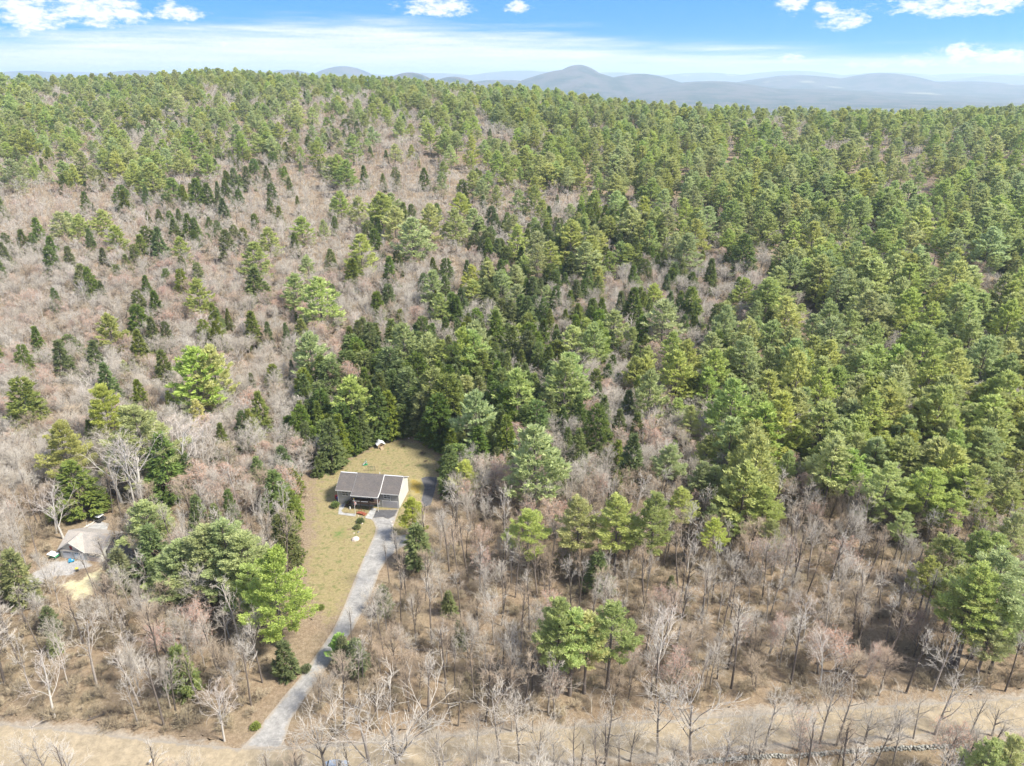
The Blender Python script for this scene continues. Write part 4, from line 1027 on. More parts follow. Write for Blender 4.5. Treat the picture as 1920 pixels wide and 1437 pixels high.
HGT = {'pine': (14, 29), 'hemlock': (12, 20), 'hardwood': (9.5, 15.5), 'brown_oak': (8.5, 14), 'maple': (9, 14.5), 'birch': (13, 17), 'pole': (12, 21), 'shrub': (2.0, 4.2), 'cedar': (8, 12), 'roadside': (10, 14)}
LIMIT = {'pine': 300, 'hemlock': 300, 'hardwood': 300, 'brown_oak': 170, 'maple': 260, 'birch': 60, 'pole': 260, 'shrub': 110}
forest = {k: [] for k in list(KINDS) + [q + '_far' for q in FAR]}
order = np.argsort(np.hypot(X, Y))
inframe = (PX > -10) & (PX < 1930) & (PYT > 0) & (PYT < 1437)
for j in order:
    k = kinds[j]
    if not k: continue
    lo, hi = HGT[k]
    h = lo + (hi - lo) * ((r3[j] * 7.31) % 1.0)
    if PYB[j] > 960 and k in ('hardwood', 'brown_oak', 'maple'): h *= 1.12
    var = random.randrange(len(KINDS[k]))
    if k == 'pine': var = random.randrange(4) if random.random() < 0.75 else random.randrange(4, 7)
    if inframe[j] and COUNT[k] < LIMIT[k]:
        lab, grp = describe(k, var, PX[j], PYB[j], h)
        TREES.append((plant(k, var, X[j], Y[j], h, lab, grp, random.uniform(1.1, 1.6) if k == 'pine' else random.uniform(1.0, 1.4) if PYB[j] < 960 or k == 'hemlock' else random.uniform(0.72, 1.0)), PX[j], PYT[j], False))
        COUNT[k] += 1
    else:
        if k in FAR and Y[j] > 420:
            var = random.randrange(len(FAR[k]))
            forest[k + '_far'].append((X[j], Y[j], Z[j], h / FAR[k][var][2] * (1.0 if Y[j] < 700 else 1.15), var))
        else:
            forest[k].append((X[j], Y[j], Z[j], h / KINDS[k][var][2], var))
# low brush between the near trees
bx, by = grid_points(2.9, 60, 400)
sel = RNG.random(len(bx)) < 0.70 + 0.3 * val_noise(bx, by, 0.05)
for a, b in zip(bx[sel], by[sel]):
    forest['shrub'].append((a, b, float(terrain(a, b)), random.uniform(0.45, 1.1), random.randrange(3)))

def forest_mass(name, kind, pts, label):
    """everything of a kind past those built singly: one object that sets a tree on each of its points"""
    if not pts: return
    p = np.array(pts)
    me = bpy.data.meshes.new(name)
    me.vertices.add(len(p)); me.vertices.foreach_set('co', p[:, :3].astype(np.float32).ravel())
    for an, ty, arr in (('scl', 'FLOAT', p[:, 3].astype(np.float32)), ('rot', 'FLOAT', RNG.uniform(0, 6.28, len(p)).astype(np.float32)), ('var', 'INT', p[:, 4].astype(np.int32)), ('wid', 'FLOAT', RNG.uniform(*((1.1, 1.65) if kind == 'pine' else (1.0, 1.4)), len(p)).astype(np.float32))):
        me.attributes.new(an, ty, 'POINT').data.foreach_set('value', arr)
    ob = link(name, me)
    tag(ob, label, 'forest', kind='stuff')
    ng = bpy.data.node_groups.new(name, 'GeometryNodeTree')
    ng.interface.new_socket('Geometry', in_out='INPUT', socket_type='NodeSocketGeometry')
    ng.interface.new_socket('Geometry', in_out='OUTPUT', socket_type='NodeSocketGeometry')
    N, L = ng.nodes, ng.links
    gi, go = N.new('NodeGroupInput'), N.new('NodeGroupOutput')
    def attr(nm, ty):
        n = N.new('GeometryNodeInputNamedAttribute'); n.data_type = ty; n.inputs[0].default_value = nm
        return n.outputs[0]
    scl, rot, var, wid = attr('scl', 'FLOAT'), attr('rot', 'FLOAT'), attr('var', 'INT'), attr('wid', 'FLOAT')
    cr = N.new('ShaderNodeCombineXYZ'); L.new(rot, cr.inputs[2])
    mw = N.new('ShaderNodeMath'); mw.operation = 'MULTIPLY'; L.new(scl, mw.inputs[0]); L.new(wid, mw.inputs[1])
    cs = N.new('ShaderNodeCombineXYZ'); L.new(mw.outputs[0], cs.inputs[0]); L.new(mw.outputs[0], cs.inputs[1]); L.new(scl, cs.inputs[2])
    jn = N.new('GeometryNodeJoinGeometry')
    for v, src in enumerate(SOURCES[kind]):
        cmp_ = N.new('FunctionNodeCompare'); cmp_.data_type = 'INT'; cmp_.operation = 'EQUAL'
        L.new(var, cmp_.inputs[2]); cmp_.inputs[3].default_value = v
        jt = N.new('GeometryNodeJoinGeometry')
        for so in src:
            oi = N.new('GeometryNodeObjectInfo'); oi.inputs[0].default_value = so; oi.inputs[1].default_value = False
            L.new(oi.outputs['Geometry'], jt.inputs[0])
        ip = N.new('GeometryNodeInstanceOnPoints')
        L.new(gi.outputs[0], ip.inputs['Points']); L.new(cmp_.outputs[0], ip.inputs['Selection']); L.new(jt.outputs[0], ip.inputs['Instance'])
        L.new(cr.outputs[0], ip.inputs['Rotation']); L.new(cs.outputs[0], ip.inputs['Scale'])
        L.new(ip.outputs[0], jn.inputs[0])
    L.new(jn.outputs[0], go.inputs[0])
    md = ob.modifiers.new('trees', 'NODES'); md.node_group = ng
    return ob
# trees that still read alike are told apart by where they stand among their like
ORD = ['leftmost', 'second from left', 'third from left', 'fourth from left', 'fifth from left', 'sixth from left', 'seventh from left']
def tell_apart(items, prefix):
    items.sort(key=lambda q: q[1])
    n = len(items)
    for q, (o, x, y, _) in enumerate(items):
        base = o['label']
        if n == 1: pre = prefix
        elif n <= 8: pre = ('rightmost' if q == n - 1 else ORD[q]) + ' ' + prefix
        else: pre = ('left-hand', 'middle', 'right-hand')[min(2, 3 * q // n)] + ' ' + prefix
        if pre.strip():
            lab = (pre.strip() + ' ' + base)
            if len(lab.split()) > 16: lab = ' '.join(w for w in lab.split() if w not in ('tall', 'small'))
            o['label'] = ' '.join(lab.split()[:16])
alike = {}
for t in TREES:
    if not t[3]: alike.setdefault(t[0]['label'], []).append(t)
for lab, it in alike.items():
    if len(it) == 1: continue
    if len(it) <= 8:
        tell_apart(it, '')
        continue
    it.sort(key=lambda q: q[2])
    k = 2 if len(it) <= 16 else 4 if len(it) <= 32 else 5
    names = {2: ('upper', 'lower'), 4: ('topmost', 'upper', 'lower', 'lowest'), 5: ('topmost', 'upper', 'mid-height', 'lower', 'lowest')}[k]
    for q in range(k):
        part = it[q * len(it) // k:(q + 1) * len(it) // k]
        if part: tell_apart(part, names[q])

# each variant's trunk and crown, taken from trees that stand in the scene
SOURCES = {}
by_mesh = {}
for o in bpy.data.objects:
    if o.type == 'MESH' and o.name.split('.')[0] in ('trunk', 'crown') and o.parent and tuple(o.color) == (1, 1, 1, 1):
        by_mesh.setdefault(o.data.name, o)
for k, vs in KINDS.items():
    SOURCES[k] = [[by_mesh[m.name] for m in (tr, cr) if m.name in by_mesh] for tr, cr, H in vs]
for k, vs in FAR.items():
    SOURCES[k + '_far'] = [[bpy.data.objects.new('far_' + q, m) for q, m in (('trunk', tr), ('crown', cr))] for tr, cr, H in vs]
for k, nm, lab in (('pine', 'pine_forest', 'green white pines massed over the slopes up to the skyline'), ('hemlock', 'hemlock_forest', 'dark evergreens scattered through the far woods'),
                   ('hardwood', 'hardwood_forest', 'grey leafless woods covering the slopes'), ('brown_oak', 'oak_forest', 'brown leafless woods between the grey trees'),
                   ('maple', 'maple_forest', 'pinkish budding woods spread over the slopes'), ('birch', 'birch_forest', 'pale bare trees dotted through the far woods'),
                   ('hardwood_far', 'far_hardwood_forest', 'grey leafless woods on the higher slopes'), ('brown_oak_far', 'far_oak_forest', 'brown leafless woods on the higher slopes'), ('maple_far', 'far_maple_forest', 'pinkish budding woods on the higher slopes'), ('pole', 'sapling_thicket', 'thin saplings filling the near woods'), ('shrub', 'undergrowth', 'low tangled brush under the near trees')):
    forest_mass(nm, k, forest[k], lab)
print('TREES', {k: (COUNT[k], len(forest[k])) for k in KINDS}, {k: len(v) for k, v in forest.items()})
# ------------------------------------------------------------------ building materials
def siding_mat(name, c, pitch=0.13):
    m, N, L, B = material(name)
    t = N.new('ShaderNodeTexCoord')
    w = N.new('ShaderNodeTexWave'); w.wave_type = 'BANDS'; w.bands_direction = 'Z'; w.wave_profile = 'SAW'; w.inputs['Scale'].default_value = 0.314 / pitch
    L.new(t.outputs['Object'], w.inputs['Vector'])
    n = N.new('ShaderNodeTexNoise'); n.inputs['Scale'].default_value = 0.8; n.inputs['Detail'].default_value = 6; L.new(t.outputs['Object'], n.inputs['Vector'])
    r = N.new('ShaderNodeValToRGB'); r.color_ramp.elements[0].position = 0.3; r.color_ramp.elements[1].position = 0.7
    r.color_ramp.elements[0].color = (c[0] * 0.9, c[1] * 0.9, c[2] * 0.88, 1); r.color_ramp.elements[1].color = (*c, 1)
    L.new(n.outputs[0], r.inputs[0]); L.new(r.outputs[0], B.inputs['Base Color'])
    b = N.new('ShaderNodeBump'); b.inputs['Distance'].default_value = 0.02; b.inputs['Strength'].default_value = 0.6
    L.new(w.outputs[0], b.inputs['Height']); L.new(b.outputs[0], B.inputs['Normal'])
    B.inputs['Roughness'].default_value = 0.6
    return m
def shingle_mat(name, c0, c1):
    m, N, L, B = material(name)
    t = N.new('ShaderNodeTexCoord')
    br = N.new('ShaderNodeTexBrick'); br.inputs['Scale'].default_value = 1.0; br.inputs['Brick Width'].default_value = 0.33; br.inputs['Row Height'].default_value = 0.14; br.inputs['Mortar Size'].default_value = 0.008
    br.inputs['Color1'].default_value = (*c0, 1); br.inputs['Color2'].default_value = (*c1, 1); br.inputs['Mortar'].default_value = (c0[0] * 0.6, c0[1] * 0.6, c0[2] * 0.6, 1)
    L.new(t.outputs['Object'], br.inputs['Vector'])
    n = N.new('ShaderNodeTexNoise'); n.inputs['Scale'].default_value = 0.5; n.inputs['Detail'].default_value = 8; n.inputs['Roughness'].default_value = 0.7; L.new(t.outputs['Object'], n.inputs['Vector'])
    r = N.new('ShaderNodeValToRGB'); r.color_ramp.elements[0].position = 0.3; r.color_ramp.elements[1].position = 0.72
    r.color_ramp.elements[0].color = (0.72, 0.74, 0.78, 1); r.color_ramp.elements[1].color = (1.12, 1.06, 1.02, 1)
    L.new(n.outputs[0], r.inputs[0])
    mx = N.new('ShaderNodeMix'); mx.data_type = 'RGBA'; mx.blend_type = 'MULTIPLY'; mx.inputs[0].default_value = 1.0
    L.new(br.outputs[0], mx.inputs[6]); L.new(r.outputs[0], mx.inputs[7]); L.new(mx.outputs[2], B.inputs['Base Color'])
    B.inputs['Roughness'].default_value = 0.9
    return m
SIDE_GREY = siding_mat('grey_siding', (0.29, 0.283, 0.273))
SIDE_CREAM = siding_mat('cream_siding', (0.52, 0.515, 0.475))  # neighbour's cream walls; also paints the sunlit right side of the grey house
ROOF_GREY = shingle_mat('grey_shingles', (0.095, 0.087, 0.082), (0.125, 0.114, 0.108))
ROOF_TAN = shingle_mat('tan_shingles', (0.29, 0.275, 0.25), (0.34, 0.32, 0.29))
WHITE = noise_mat('white_trim', (0.50, 0.50, 0.49), (0.60, 0.60, 0.59), 2.0, rough=0.5)
DOOR_GREY = noise_mat('garage_door_grey', (0.30, 0.29, 0.30), (0.36, 0.35, 0.36), 1.2, rough=0.5)
DOOR_WHITE = noise_mat('garage_door_white', (0.58, 0.60, 0.63), (0.66, 0.68, 0.71), 1.2, rough=0.5)
SHUTTER = noise_mat('grey_shutter', (0.20, 0.20, 0.20), (0.26, 0.26, 0.26), 3, rough=0.6)
WOOD_DARK = noise_mat('dark_stained_wood', (0.045, 0.030, 0.026), (0.09, 0.058, 0.048), 4, rough=0.75)
WOOD_RED = noise_mat('red_stained_wood', (0.20, 0.055, 0.035), (0.30, 0.10, 0.06), 4, rough=0.75)
WOOD_TAN = noise_mat('weathered_wood', (0.20, 0.15, 0.09), (0.32, 0.25, 0.16), 4, rough=0.85)
METAL_WHITE = noise_mat('pale_metal_roof', (0.58, 0.60, 0.62), (0.68, 0.70, 0.72), 1.5, rough=0.4)
STONE = noise_mat('field_stone', (0.10, 0.10, 0.09), (0.34, 0.33, 0.31), 1.6, c2=(0.19, 0.19, 0.17), bump=0.5, rnd=0.3)
STONE_PINK = noise_mat('pinkish_stone', (0.36, 0.30, 0.27), (0.52, 0.46, 0.42), 2.2, bump=0.4)
DARK = noise_mat('dark_metal', (0.03, 0.03, 0.03), (0.06, 0.06, 0.06), 4, rough=0.5)
PL_GREEN = noise_mat('green_plastic', (0.02, 0.17, 0.075), (0.03, 0.22, 0.10), 3, rough=0.4)
PL_BLUE = noise_mat('blue_plastic', (0.02, 0.20, 0.36), (0.03, 0.26, 0.44), 3, rough=0.4)
PL_NAVY = noise_mat('navy_plastic', (0.02, 0.045, 0.20), (0.03, 0.06, 0.26), 3, rough=0.4)
PL_RED = noise_mat('red_plastic', (0.34, 0.03, 0.03), (0.42, 0.05, 0.045), 3, rough=0.4)
PL_YELLOW = noise_mat('yellow_plastic', (0.52, 0.44, 0.03), (0.60, 0.52, 0.05), 3, rough=0.4)
MAROON = noise_mat('maroon_board', (0.17, 0.02, 0.03), (0.23, 0.03, 0.04), 3, rough=0.6)
CAR_BLUE = noise_mat('silver_blue_paint', (0.30, 0.37, 0.46), (0.36, 0.43, 0.52), 0.6, rough=0.3, spec=0.6, metallic=0.3)
RUBBER = noise_mat('rubber', (0.02, 0.02, 0.02), (0.035, 0.035, 0.035), 5, rough=0.85)
def glass_mat():
    m, N, L, B = material('window_glass')
    B.inputs['Base Color'].default_value = (0.025, 0.03, 0.035, 1); B.inputs['Roughness'].default_value = 0.08; B.inputs['Specular IOR Level'].default_value = 0.6
    return m
GLASS = glass_mat()

def window(parent, x0, x1, z0, z1, y, panes=2, shutters=True):
    """double window on a wall facing -y, with frame, panes and muntins"""
    t = 0.12
    fr = MB()
    fr.box(x0, x1, y - 0.09, y - 0.003, z1 - t, z1); fr.box(x0, x1, y - 0.11, y - 0.003, z0, z0 + t)
    for q in range(panes + 1):
        xx = x0 + (x1 - x0 - t) * q / panes
        fr.box(xx, xx + t, y - 0.085, y - 0.004, z0 + t, z1 - t)
    w = fr.build('window', WHITE, parent)
    for q in range(panes):
        a = x0 + (x1 - x0 - t) * q / panes + t; b = x0 + (x1 - x0 - t) * (q + 1) / panes
        MB().box(a, b, y - 0.03, y - 0.005, z0 + t, z1 - t).build('pane', GLASS, w)
        mu = MB().box(a, b, y - 0.055, y - 0.032, (z0 + z1) / 2 - 0.035, (z0 + z1) / 2 + 0.035)
        mu.box((a + b) / 2 - 0.02, (a + b) / 2 + 0.02, y - 0.052, y - 0.031, z0 + t, z1 - t)
        mu.build('muntin', WHITE, w)
    if shutters:
        for a, b in ((x0 - 0.40, x0 - 0.04), (x1 + 0.04, x1 + 0.40)):
            s = MB().box(a, b, y - 0.05, y - 0.003, z0, z1)
            for k in range(8):
                zz = z0 + 0.12 + (z1 - z0 - 0.3) * k / 8
                s.box(a + 0.05, b - 0.05, y - 0.065, y - 0.05, zz, zz + 0.09)
            s.build('shutter', SHUTTER, parent)
def garage_door(parent, x0, x1, z1, y, mat, rows=4, cols=4, lights=False):
    d = MB().box(x0, x1, y - 0.03, y + 0.02, 0.03, z1).build('garage_door', mat, parent)
    hh = (z1 - 0.06) / rows
    for r in range(rows):
        MB().box(x0 + 0.03, x1 - 0.03, y - 0.06, y - 0.03, 0.05 + r * hh, 0.05 + (r + 1) * hh - 0.03).build('panel', mat, d)
    if lights:
        n = cols
        for q in range(n):
            a = x0 + 0.2 + (x1 - x0 - 0.4) * q / n
            MB().box(a + 0.06, a + (x1 - x0 - 0.4) / n - 0.06, y - 0.075, y - 0.06, z1 - hh + 0.10, z1 - 0.18).build('pane', GLASS, d)
    f = MB().box(x0 - 0.16, x0, y - 0.05, y + 0.0, 0, z1 + 0.16).box(x1, x1 + 0.16, y - 0.05, y + 0.0, 0, z1 + 0.16).box(x0, x1, y - 0.05, y + 0.0, z1, z1 + 0.16)
    f.build('door_trim', WHITE, parent)
    return d

# ------------------------------------------------------------------ the grey house
HO = empty('grey_house', (-52.75, 183.25, 0.0), math.radians(-8.0))
tag(HO, 'long grey raised house with brown deck and garage behind the front lawn', 'house')
HL, HD, HE, HR = 19.1, 9.85, 5.3, 8.15
FND = noise_mat('foundation', (0.30, 0.29, 0.28), (0.40, 0.39, 0.37), 1.5)
MB().box(-0.03, HL + 0.03, -0.02, HD + 0.03, -0.3, 0.35).build('foundation', FND, HO)
wl = MB()
wl.box(0, HL, 0, HD, 0.35, HE)
wl.build('wall', SIDE_GREY, HO)
for gx0, gx1 in ((0.012, 0.19), (HL - 0.19, HL - 0.012)):
    g = MB().prism([(0.01, HE), (HD - 0.01, HE), (HD / 2, HR - 0.16)], 'x', gx0, gx1)
    g.build('gable', SIDE_CREAM if gx1 > 10 else SIDE_GREY, HO)  # right gable paler than the left: sunlight put into its siding colour
MB().box(HL + 0.004, HL + 0.05, 0.02, HD - 0.02, 0.36, HE - 0.01).build('sunlit_side_wall', SIDE_CREAM, HO)  # paler skin over the grey right wall, painting in the sun on it
def roof_slab(x0, x1, prof, th=0.14, mat=ROOF_GREY, name='roof', parent=None):
    """a roof plate following a line of (y, z) points, with thickness"""
    pts = list(prof) + [(y, z - th) for y, z in reversed(prof)]
    return MB().prism(pts, 'x', x0, x1).build(name, mat, parent or HO)
pit = (HR - HE) / (HD / 2)
ov = 0.45
rf = roof_slab(-0.35, HL + 0.35, [(-ov, HE - ov * pit + 0.14), (HD / 2 - 0.004, HR + 0.14)])
roof_slab(-0.35, HL + 0.35, [(HD / 2 + 0.004, HR + 0.14), (HD + ov, HE - ov * pit + 0.14)])
# white edges of the roof, and a painted glare strip along the ridge
MB().box(-0.37, 5.0, -ov - 0.04, -ov - 0.003, HE - ov * pit - 0.16, HE - ov * pit + 0.13).box(13.75, HL + 0.37, -ov - 0.04, -ov - 0.003, HE - ov * pit - 0.16, HE - ov * pit + 0.13).build('fascia', WHITE, HO)
MB().box(-0.3, HL + 0.3, HD / 2 - 0.13, HD / 2 + 0.13, HR + 0.13, HR + 0.19).build('ridge_glare', METAL_WHITE, rf)  # white strip painting in the sun glare off the back slope
for xx in (-0.38, HL + 0.352):
    for sgn in (1, -1):
        e0, e1 = (-ov, HD / 2) if sgn > 0 else (HD + ov, HD / 2)
        za, zb = HE - ov * pit, HR
        MB().prism([(e0, za - 0.10), (e1, zb - 0.10), (e1, zb + 0.12), (e0, za + 0.12)], 'x', xx, xx + 0.03).build('rake_board', WHITE, HO)
# the raised middle roof that runs out over the deck
MX0, MX1 = 5.05, 13.45
roof_slab(MX0, MX1, [(-2.55, HE - 0.28), (-0.35, HE + 0.14), (HD / 2 - 0.01, HR + 0.36)], 0.13, name='porch_roof')
pr = [(-2.55, HE - 0.28), (-0.35, HE + 0.14), (HD / 2 - 0.2, HR + 0.25)]
MB().prism([(y, z + 0.03) for y, z in pr] + [(y, z - 0.24) for y, z in reversed(pr)], 'x', MX1 + 0.003, MX1 + 0.14).build('rake_board', WHITE, HO)
MB().prism([(y, z + 0.0) for y, z in pr] + [(y, z - 0.24) for y, z in reversed(pr)], 'x', MX0 - 0.08, MX0 - 0.003).build('rake_board', SHUTTER, HO)
MB().box(MX0, MX1, -2.62, -2.553, HE - 0.52, HE - 0.26).build('fascia', WHITE, HO)
# deck, its posts, boards and rails
DZ0 = 2.55
for k in range(11):
    y0 = -2.3 + k * 0.208
    MB().box(5.2, 13.3, y0, y0 + 0.198, DZ0, DZ0 + 0.05).build('deck_board', WOOD_DARK, HO)
MB().box(5.2, 13.3, -2.36, -2.303, DZ0 - 0.22, DZ0 + 0.04).box(5.2, 13.3, -1.2, -1.12, DZ0 - 0.22, DZ0 - 0.003).build('deck_beam', WOOD_DARK, HO)
for xx in (5.3, 7.9, 10.5):
    MB().box(xx - 0.07, xx + 0.07, -2.3, -2.16, 0, DZ0 - 0.003).build('deck_post', WOOD_DARK, HO)
    MB().box(xx - 0.06, xx + 0.06, -2.29, -2.17, DZ0 + 0.05, HE - 0.45).build('roof_post', WOOD_DARK, HO)
MB().tube((13.28, -2.45, 0.0), (13.28, -2.40, HE - 0.45), 0.075, 0.075, 8).build('downspout', WHITE, HO)
for a, b in ((5.37, 7.83), (7.97, 10.43), (10.57, 13.2)):
    r = MB().box(a, b, -2.27, -2.19, DZ0 + 0.92, DZ0 + 1.0).build('rail', WOOD_DARK, HO)
    n = 14
    bal = MB()
    for q in range(n):
        xx = a + (b - a) * (q + 0.5) / n
        bal.box(xx - 0.02, xx + 0.02, -2.25, -2.21, DZ0 + 0.1, DZ0 + 0.92)
    bal.build('balusters', WOOD_DARK, r)
    MB().box(a + 0.15, b - 0.15, -2.31, -2.275, DZ0 + 0.38, DZ0 + 0.60).build('flower_box', WHITE if a < 8 else WOOD_TAN, HO)
# stair down the front wall to the left
st = MB()
for q in range(9):
    st.box(5.15 - 0.30 * (q + 1), 5.15 - 0.30 * q, -1.45, -0.35, DZ0 - 0.28 * (q + 1), DZ0 - 0.28 * (q + 1) + 0.06)
st.build('stair_treads', WOOD_DARK, HO)
for yy in (-1.5, -0.35):
    MB().prism([(5.15, DZ0 + 0.0), (2.45, 0.0), (2.45, 0.25), (5.15, DZ0 + 0.25)], 'y', yy, yy + 0.05).prism([(5.15, DZ0 + 0.85), (2.45, 0.85), (2.45, 0.95), (5.15, DZ0 + 0.95)], 'y', yy, yy + 0.05).build('stair_rail', WOOD_DARK, HO)
# things in the wall
window(HO, 1.45, 3.45, 3.05, 4.75, 0.0)
window(HO, 14.5, 16.5, 3.15, 4.75, 0.0)
window(HO, 6.3, 8.3, 3.2, 4.7, 0.0, shutters=False)
MB().box(9.3, 11.3, -0.06, -0.004, 2.63, 4.75).build('patio_door', GLASS, HO)
MB().box(9.2, 9.3, -0.09, -0.004, 2.62, 4.85).box(11.3, 11.4, -0.09, -0.004, 2.62, 4.85).box(10.25, 10.35, -0.09, -0.061, 2.62, 4.75).box(9.3, 11.3, -0.09, -0.004, 4.75, 4.85).build('door_trim', WHITE, HO)
garage_door(HO, 14.05, 18.65, 2.3, 0.0, DOOR_GREY, 4)
fd = MB().box(11.35, 12.3, -0.07, -0.003, 0.05, 2.1).build('front_door', noise_mat('dark_green_door', (0.015, 0.035, 0.025), (0.025, 0.05, 0.035), 3), HO)
MB().box(12.15, 12.21, -0.12, -0.07, 1.0, 1.12).build('handle', METAL_WHITE, fd)
MB().box(12.45, 13.1, -0.06, -0.003, 0.9, 2.0).build('sidelight', WHITE, HO)
MB().tube((11.9, 5.4, HR - 0.3), (11.9, 5.4, HR + 0.75), 0.09, 0.09, 8).build('vent_pipe', WHITE, HO)
MB().box(16.4, 16.6, -0.16, -0.003, 2.62, 2.85).build('wall_lamp', WHITE, HO)
for xx in (0.0, HL - 0.16):
    MB().box(xx, xx + 0.16, -0.045, -0.004, 0.36, HE - 0.3).build('corner_board', WHITE, HO)
# low deck behind
MB().box(5.5, 12.2, HD + 0.1, HD + 3.0, 0.3, 0.75).build('back_deck', WOOD_RED, HO)
# ------------------------------------------------------------------ the tan-roofed house
HN = empty('tan_roofed_house', (-121.7, 157.1, 0.0), math.radians(-9.3))
tag(HN, 'low cream house with tan roof and two white garage doors at far left', 'house')
NW, ND, NE_, NR = 12.2, 9.6, 2.9, 5.45
MB().box(0, NW, 0.0, ND, 0, NE_).build('wall', SIDE_CREAM, HN)
GW = 7.5
MB().prism([(0.0, NE_), (GW, NE_), (GW / 2, NR)], 'y', 0.003, 0.16).build('gable', SIDE_CREAM, HN)
for xx in (0.015, NW - 0.16):
    MB().prism([(0.02, NE_), (ND - 0.02, NE_), (ND / 2, NR - 0.05)], 'x', xx, xx + 0.14).build('gable', SIDE_CREAM, HN)
np_ = (NR - NE_) / (ND / 2)
roof_slab(-0.4, NW + 0.4, [(-0.4, NE_ - 0.4 * np_ + 0.1), (ND / 2 - 0.004, NR + 0.1)], 0.13, ROOF_TAN, 'roof', HN)
roof_slab(-0.4, NW + 0.4, [(ND / 2 + 0.004, NR + 0.1), (ND + 0.4, NE_ - 0.4 * np_ + 0.1)], 0.13, ROOF_TAN, 'roof', HN)
gp = (NR - NE_) / (GW / 2)
for sg in (0, 1):
    a = (-0.42, NE_ - 0.42 * gp + 0.16) if sg == 0 else (GW + 0.42, NE_ - 0.42 * gp + 0.16)
    b = (GW / 2, NR + 0.165)
    MB().prism([a, b, (b[0], b[1] - 0.12), (a[0], a[1] - 0.12)], 'y', -0.5, ND / 2 - 0.05).build('wing_roof', ROOF_TAN, HN)
    MB().prism([(a[0], a[1] + 0.02), (b[0], b[1] + 0.02), (b[0], b[1] - 0.2), (a[0], a[1] - 0.2)], 'y', -0.54, -0.503).build('rake_board', WHITE, HN)
garage_door(HN, 0.75, 3.45, 2.25, 0.0, DOOR_WHITE, 4, 4, True)
garage_door(HN, 4.15, 6.9, 2.25, 0.0, DOOR_WHITE, 4, 4, True)
MB().box(3.3, 4.05, -0.05, -0.002, 3.05, 4.2).build('hanging_board', MAROON, HN)
MB().box(8.0, 11.8, -0.10, -0.003, 0.0, 1.3).build('stone_facing', STONE_PINK, HN)
window(HN, 8.6, 10.4, 1.35, 2.5, 0.0)
# the wing to the right, half under the pine
MB().box(NW + 0.02, NW + 9.0, 2.2, 9.0, 0, 2.8).build('wall', SIDE_CREAM, HN)
roof_slab(NW + 0.42, NW + 9.4, [(1.7, 2.62), (5.596, 4.6)], 0.12, ROOF_GREY, 'roof', HN)
roof_slab(NW + 0.42, NW + 9.4, [(5.604, 4.6), (9.4, 2.62)], 0.12, ROOF_GREY, 'roof', HN)
MB().prism([(2.25, 2.8), (8.95, 2.8), (5.6, 4.5)], 'x', NW + 8.84, NW + 8.98).build('gable', SIDE_CREAM, HN)
MB().prism([(NW + 1.6, 2.6), (NW + 4.6, 2.6), (NW + 3.1, 3.7)], 'y', 0.6, 0.75).build('porch_gable', WHITE, HN)
for a, b in (((NW + 1.4, 2.5), (NW + 3.096, 3.78)), ((NW + 4.8, 2.5), (NW + 3.104, 3.78))):
    MB().prism([a, b, (b[0], b[1] + 0.1), (a[0], a[1] + 0.1)], 'y', 0.45, 3.6).build('porch_roof', ROOF_TAN, HN)
for xx in (NW + 1.7, NW + 4.45):
    MB().box(xx, xx + 0.12, 0.6, 0.72, 0, 2.598).build('porch_post', WHITE, HN)
window(HN, NW + 5.6, NW + 7.4, 1.0, 2.3, 2.2)

# ------------------------------------------------------------------ things in the yards
def blob(bm_seed, rx, ry, rz, mat, name='stone', parent=None, loc=(0, 0, 0), rz_=0.0, sub=2, rough=0.18):
    rng = np.random.default_rng(bm_seed)
    bm = bmesh.new(); bmesh.ops.create_icosphere(bm, subdivisions=sub, radius=1.0)
    f = rng.uniform(-1, 1, (5, 3)) * 2.2; ph = rng.uniform(0, 6, 5)
    for v in bm.verts:
        n = sum(math.sin(float(np.dot(f[k], v.co)) + ph[k]) for k in range(5)) / 5
        v.co = Vector((v.co.x * rx, v.co.y * ry, max(v.co.z, -0.55) * rz)) * (1 + rough * 2 * n)
    me = bpy.data.meshes.new(name); bm.to_mesh(me); bm.free(); me.materials.append(mat)
    return link(name, me, parent, loc, rz_)
def gp_(px, py, h=0.0):
    p = at(px, py, h)
    return (p.x, p.y, float(terrain(p.x, p.y)))
tag(blob(1, 1.05, 0.85, 0.75, STONE_PINK, 'boulder', None, gp_(667, 1012)), 'large pale boulder alone in the front lawn', 'boulder')
tag(blob(2, 1.0, 0.9, 0.85, STONE, 'boulder', None, gp_(568, 850)), 'right one of two round grey boulders left of the back lawn', 'boulder')
tag(blob(3, 0.85, 0.75, 0.7, STONE, 'boulder', None, gp_(559, 854)), 'left one of two round grey boulders left of the back lawn', 'boulder')
rm = [blob(20 + q, 0.5, 0.42, 0.34, STONE if q % 3 else STONE_PINK, 'border_stone') for q in range(4)]
for o in rm: bpy.data.objects.remove(o, do_unlink=False) if False else None
edge_stones = [(672 + 0.0, 838), (680, 833), (689, 830), (696, 827), (663, 845), (655, 850), (648, 856), (640, 862), (633, 866), (705, 823), (740, 822), (752, 820), (765, 821), (778, 823), (790, 827), (800, 829), (812, 834), (822, 840), (830, 846), (512, 832), (520, 829), (526, 828), (504, 838), (498, 841)]
